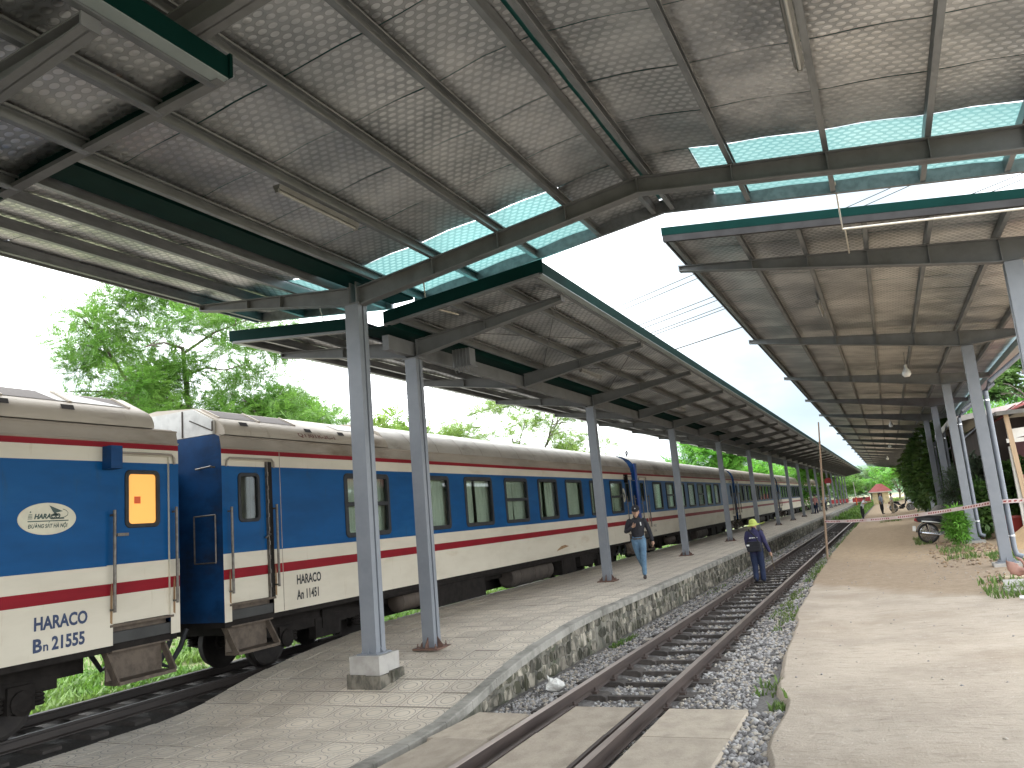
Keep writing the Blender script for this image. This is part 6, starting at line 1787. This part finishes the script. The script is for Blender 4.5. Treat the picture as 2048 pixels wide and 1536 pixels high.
# ------------------------------------------------------------------ buildings and things at right
m_maroon = pm('maroon_wall', (.16, .025, .028), (.12, .02, .022), rough=.7, scale=3)
m_corr = pm('corrugated_sheet', (.16, .15, .135), (.10, .095, .085), rough=.6, metal=.3, scale=4)
m_rtile = pm('red_roof_tile', (.42, .12, .115), (.33, .09, .085), rough=.7, scale=5)
m_darkwall = pm('dark_timber_wall', (.06, .045, .036), (.04, .03, .025), rough=.85, scale=2, stretch=(1, 1, .3))
m_wplast = pm('white_plaster', (.62, .60, .55), (.5, .48, .44), rough=.8, scale=3)
kz = thing('kiosk', 'maroon-walled kiosk with pink-red roof and corrugated eave at right edge', 'building', (3.5, 28.0, .15))
MB().box(.55, 4.2, .5, 4.5, 0, 3.15).build('wall', m_maroon, kz)
b = MB(); b.box(.5, 4.2, .44, .5, 2.55, 2.95); b.build('sign_band', m_wplast, kz)
b = MB(); n = 14
for k in range(n):
    y = -.55+5.4*k/n
    b.quad((-.30, y, 3.72), (-.30, y+.19, 3.745), (.75, y+.19, 4.0), (.75, y, 3.975)); b.quad((-.30, y+.19, 3.745), (-.30, y+5.4/n, 3.72), (.75, y+5.4/n, 3.975), (.75, y+.19, 4.0))
b.build('corrugated_eave', m_corr, kz)
b = MB(); b.prism([(-.34, 3.70), (-.31, 3.70), (-.31, 3.80), (-.34, 3.80)], -.6, 4.9, 'y'); b.box(-.32, 4.5, -.62, -.58, 3.68, 3.80); b.build('eave_board', m_corr, kz)
rt = MB(); rt.prism([(.1, 3.84), (2.4, 4.75), (4.7, 3.84), (4.7, 3.78), (2.4, 4.69), (.1, 3.78)], -.5, 4.8, 'y'); ro = rt.build('roof', m_rtile, kz)
for k in range(7):
    x = .2+.33*k; z = 3.86+.396*(x-.1); b = MB(); b.prism([(x-.03, z), (x+.03, z+.02), (x+.03, z+.05), (x-.03, z+.03)], -.52, 4.82, 'y'); b.build('tile_course', m_rtile, ro)
b = MB(); b.box(-.12, .04, -.30, -.14, 0, 2.75); b.build('white_pillar', m_wplast, kz)
b = MB(); b.beam((.10, -.32, 0), (-.05, -.30, 3.74), .13, .12, up=(0, 1, 0)); b.build('timber_post', pm('new_timber', (.46, .33, .21), (.38, .27, .17), rough=.7, scale=3, stretch=(3, 3, .3)), kz)
b = MB(); b.box(-.15, 3.0, -.36, -.30, 2.86, 2.98); b.build('cross_beam', m_wplast, kz)
b = MB(); b.prism([(-.1, 2.95), (.5, 3.05), (.9, 3.0), (1.1, 3.12), (1.6, 3.1), (2.4, 3.2), (2.4, 3.4), (-.1, 3.25)], -.28, -.26, 'y'); b.build('torn_sheet', m_wplast, kz)
b = MB(); b.box(.0, .5, -.05, .45, 0, 1.9); b.build('door_leaf', pm('dull_red_board', (.22, .09, .075), None, rough=.7, scale=3), kz)
sh = thing('shed', 'dark open shed with white roof edge behind the right-hand posts', 'building', (3.0, 33.5, .15))
b = MB(); b.box(.35, .45, .0, 12, 0, 3.9); b.build('wall', m_darkwall, sh)
b = MB(); b.box(.45, 5, -.1, .0, 0, 3.95); b.build('gable_wall', m_darkwall, sh)
b = MB(); b.prism([(-.55, 4.05), (5, 4.75), (5, 4.82), (-.55, 4.12)], -.6, 12.4, 'y'); b.build('roof', m_corr, sh)
b = MB(); b.prism([(-.62, 3.96), (-.56, 3.96), (-.56, 4.18), (-.62, 4.18)], -.6, 12.4, 'y'); b.prism([(-.6, 3.97), (5, 4.67), (5, 4.86), (-.6, 4.16)], -.66, -.61, 'y'); b.build('roof_edge', m_wplast, sh)
for y in (.4, 4.2, 8.0, 11.6):
    b = MB(); b.box(-.45, -.33, y-.06, y+.06, 0, 4.02); b.build('post', m_darkwall, sh)
    b = MB(); b.beam((-.38, y, 3.3), (.34, y, 3.85), .05, .05); b.build('brace', m_steel, sh)
planter = thing('planter', 'red concrete planter box behind the sand heap at right edge', 'planter', (3.9, 28.9, gz(3.9, 28.9)))
m_redp = pm('red_planter', (.42, .045, .035), (.34, .04, .032), rough=.6, scale=3)
b = MB()
b.v = [(-.72, -.42, 0), (.72, -.42, 0), (.72, .42, 0), (-.72, .42, 0), (-.85, -.52, .60), (.85, -.52, .60), (.85, .52, .60), (-.85, .52, .60)]
b.f = [(0, 3, 2, 1), (0, 1, 5, 4), (1, 2, 6, 5), (2, 3, 7, 6), (3, 0, 4, 7)]; b.m = [0]*5; b.build('box', m_redp, planter)
b = MB()
for (x0, x1, y0, y1) in ((-.9, .9, -.57, -.47), (-.9, .9, .47, .57), (-.9, -.80, -.47, .47), (.80, .9, -.47, .47)): b.box(x0, x1, y0, y1, .585, .66)
b.build('rim', pm('red_rim', (.50, .10, .09), None, rough=.6, scale=3), planter)
MB().box(-.8, .8, -.47, .47, .5, .58).build('soil', m_ground, planter)
# sand heap
v = []; f = []; n = 26; m_ = 12
for j in range(m_+1):
    rr = j/m_
    for k in range(n):
        a = 2*math.pi*k/n; q = 1+.12*mnoise.noise(Vector((math.cos(a)*1.5, math.sin(a)*1.5, 2)))
        x, y = math.cos(a)*rr*1.25*q, math.sin(a)*rr*1.5*q
        v.append((x, y, 1.0*(1-rr)**1.15*(1) + .03*mnoise.noise(Vector((x*3, y*3, 4)))-.02))
for j in range(m_):
    for k in range(n): f.append((j*n+k, (j+1)*n+k, (j+1)*n+(k+1) % n, j*n+(k+1) % n))
o = bpy.data.objects.new('sand_heap', np_mesh('sand_heap', np.array(v), np.array(f), pm('sand', (.50, .34, .19), (.42, .28, .16), rough=.95, scale=5, bump=.4, bscale=30), smooth=True)); C.objects.link(o); o.location = (3.6, 25.4, gz(3.6, 25.4)); tag(o, 'heap of ochre sand at right edge beside the post', 'sand heap', kind=None)
b = MB(); b.ball((0, 0, .35), (.55, .5, .5), 14); b.v = [(x*(1+.25*mnoise.noise(Vector((x, y, z))*2)), y*(1+.25*mnoise.noise(Vector((y, x, z))*2)), max(-.1, z*(1+.2*mnoise.noise(Vector((x*2, y, z)))))) for x, y, z in b.v]
o = b.build('boulder', pm('grey_boulder', (.24, .225, .2), (.16, .15, .13), rough=.9, scale=3, bump=.5, bscale=12), None, smooth=True); o.location = (1.75, 35.2, .35); tag(o, 'rounded grey boulder behind the parked motorbike', 'rock')
# far hut, signal mast, red barrier, hills
hut = thing('hut', 'tiny crossing hut with red hipped roof at the far end of the track', 'building', (-1.2, 121, 0))
MB().box(-1.0, 1.0, -1, 1, 0, 1.75).build('wall', pm('cream_hut_wall', (.62, .52, .30), None, rough=.8, scale=3), hut)
MB().box(-.35, .2, -1.02, -1.0, .1, 1.5).build('door', m_darkwall, hut)
b = MB(); b.v = [(-1.5, -1.5, 1.7), (1.5, -1.5, 1.7), (1.5, 1.5, 1.7), (-1.5, 1.5, 1.7), (-.35, 0, 2.75), (.35, 0, 2.75)]; b.f = [(0, 1, 5, 4), (1, 2, 5), (2, 3, 4, 5), (3, 0, 4), (3, 2, 1, 0)]; b.m = [0]*5; b.build('roof', m_rtile, hut)
b = MB(); b.box(-1.55, 1.55, -1.55, 1.55, 1.6, 1.7); b.build('fascia', m_wplast, hut)
sg = thing('signal_mast', 'thin white and orange signal mast at the end of the platform', 'signal', (-4.6, 128, 0))
MB().tube([(0, 0, 0), (0, 0, 1.2)], .09, 8).build('base', m_orange, sg); MB().tube([(0, 0, 1.2), (-.05, 0, 3.4)], .06, 8).build('post', m_wplast, sg)
for (x, lab) in ((-3.0, 'red crossing barrier in the distance, left piece'), (-6.2, 'red crossing barrier in the distance by the mast')):
    t = thing('barrier', lab, 'barrier', (x-1.2, 138, 0), 0, 'red barriers at the far crossing')
    MB().box(-1.3, 1.3, -.1, .1, .35, 1.0).build('panel', pm('barrier_red', (.5, .07, .08), None, rough=.6, scale=3), t)
    for q in (-1.1, 1.1): MB().box(q-.05, q+.05, -.06, .06, 0, 1.2).build('post', m_wplast, t)
pst = thing('signboard', 'small red and white sign hanging under the far canopy', 'sign', (-5.3, 84, 2.9))
MB().lathe([(.34, -.02), (.34, .02)], (0, 0, .3), 'y', 20).build('disc', m_rd, pst); MB().box(-.16, .16, -.03, .03, -.1, .1).build('plate', m_white, pst); MB().tube([(0, 0, .6), (0, 0, 2.0)], .02, 6).build('hanger', m_steel_dk, pst)
# wooded hill on the horizon
hv = []; hf = []; nxh = 60
for i in range(nxh+1):
    x = -700+1400*i/nxh; h = 14+16*(.5+.5*mnoise.noise(Vector((x*.006, 2.2, 0))))+6*mnoise.noise(Vector((x*.02, 7, 0)))
    for j, (yy_, k_) in enumerate(((520, -.1), (580, .55), (660, 1.0), (760, .6))): hv.append((x, yy_+20*mnoise.noise(Vector((x*.01, j, 0))), h*k_))
for i in range(nxh):
    for j in range(3): hf.append((i*4+j, (i+1)*4+j, (i+1)*4+j+1, i*4+j+1))
o = bpy.data.objects.new('hills', np_mesh('hills', np.array(hv), np.array(hf), pm('wooded_hill', (.075, .13, .07), (.05, .09, .05), rough=.95, scale=.05, bump=.6, bscale=.2), smooth=True)); C.objects.link(o); o['kind'] = 'structure'

# ------------------------------------------------------------------ overhead wires on two poles
m_wire = pm('wire', (.05, .05, .055), None, rough=.5, scale=3)
def pole(label, x, y, z0, h, arms):
    t = thing('utility_pole', label, 'pole', (x, y, z0), 0, 'poles carrying the wires')
    MB().tube([(0, 0, 0), (0, 0, h)], [.2, .13], 10).build('post', m_conc, t, smooth=True)
    for z in arms: MB().box(-.08, .08, -.9, .9, z-.06, z+.06).build('crossarm', m_steel_dk, t)
    return t
pole('utility pole far left behind the trees carrying six wires', -70, 62, -.4, 9.6, (9.2, 8.0))
pole('utility pole right of the right-hand canopy carrying six wires', 26, 52, -.3, 26, (25.4, 21.5, 19))
wires = [((-70, 61.4, 8.9), (26, 51.4, 25.6)), ((-70, 62.6, 8.9), (26, 52.6, 25.6)), ((-70, 61.4, 8.3), (26, 51.4, 22.6)), ((-70, 62.6, 8.3), (26, 52.6, 22.6)), ((-70, 61.6, 7.7), (26, 51.6, 21.6)), ((-70, 62.4, 7.7), (26, 52.4, 21.6)), ((-70, 62, 7.4), (26, 52, 19.0))]
for k, (p, q) in enumerate(wires):
    p, q = Vector(p), Vector(q); pts = []
    for i in range(25):
        t_ = i/24; v_ = p.lerp(q, t_); v_.z -= 1.3*4*t_*(1-t_); pts.append(v_-p)
    o = MB().tube(pts, .032 if k < 6 else .045, 4).build('overhead_wire', m_wire); o.location = p
    tag(o, ('topmost thin overhead wire in the sky gap between the canopies', 'second overhead wire from the top in the sky gap', 'third overhead wire from the top in the sky gap', 'fourth overhead wire from the top in the sky gap', 'fifth overhead wire from the top in the sky gap', 'sixth overhead wire from the top in the sky gap', 'thickest and lowest overhead wire crossing the gap between canopies')[k], 'wire', 'overhead wires')
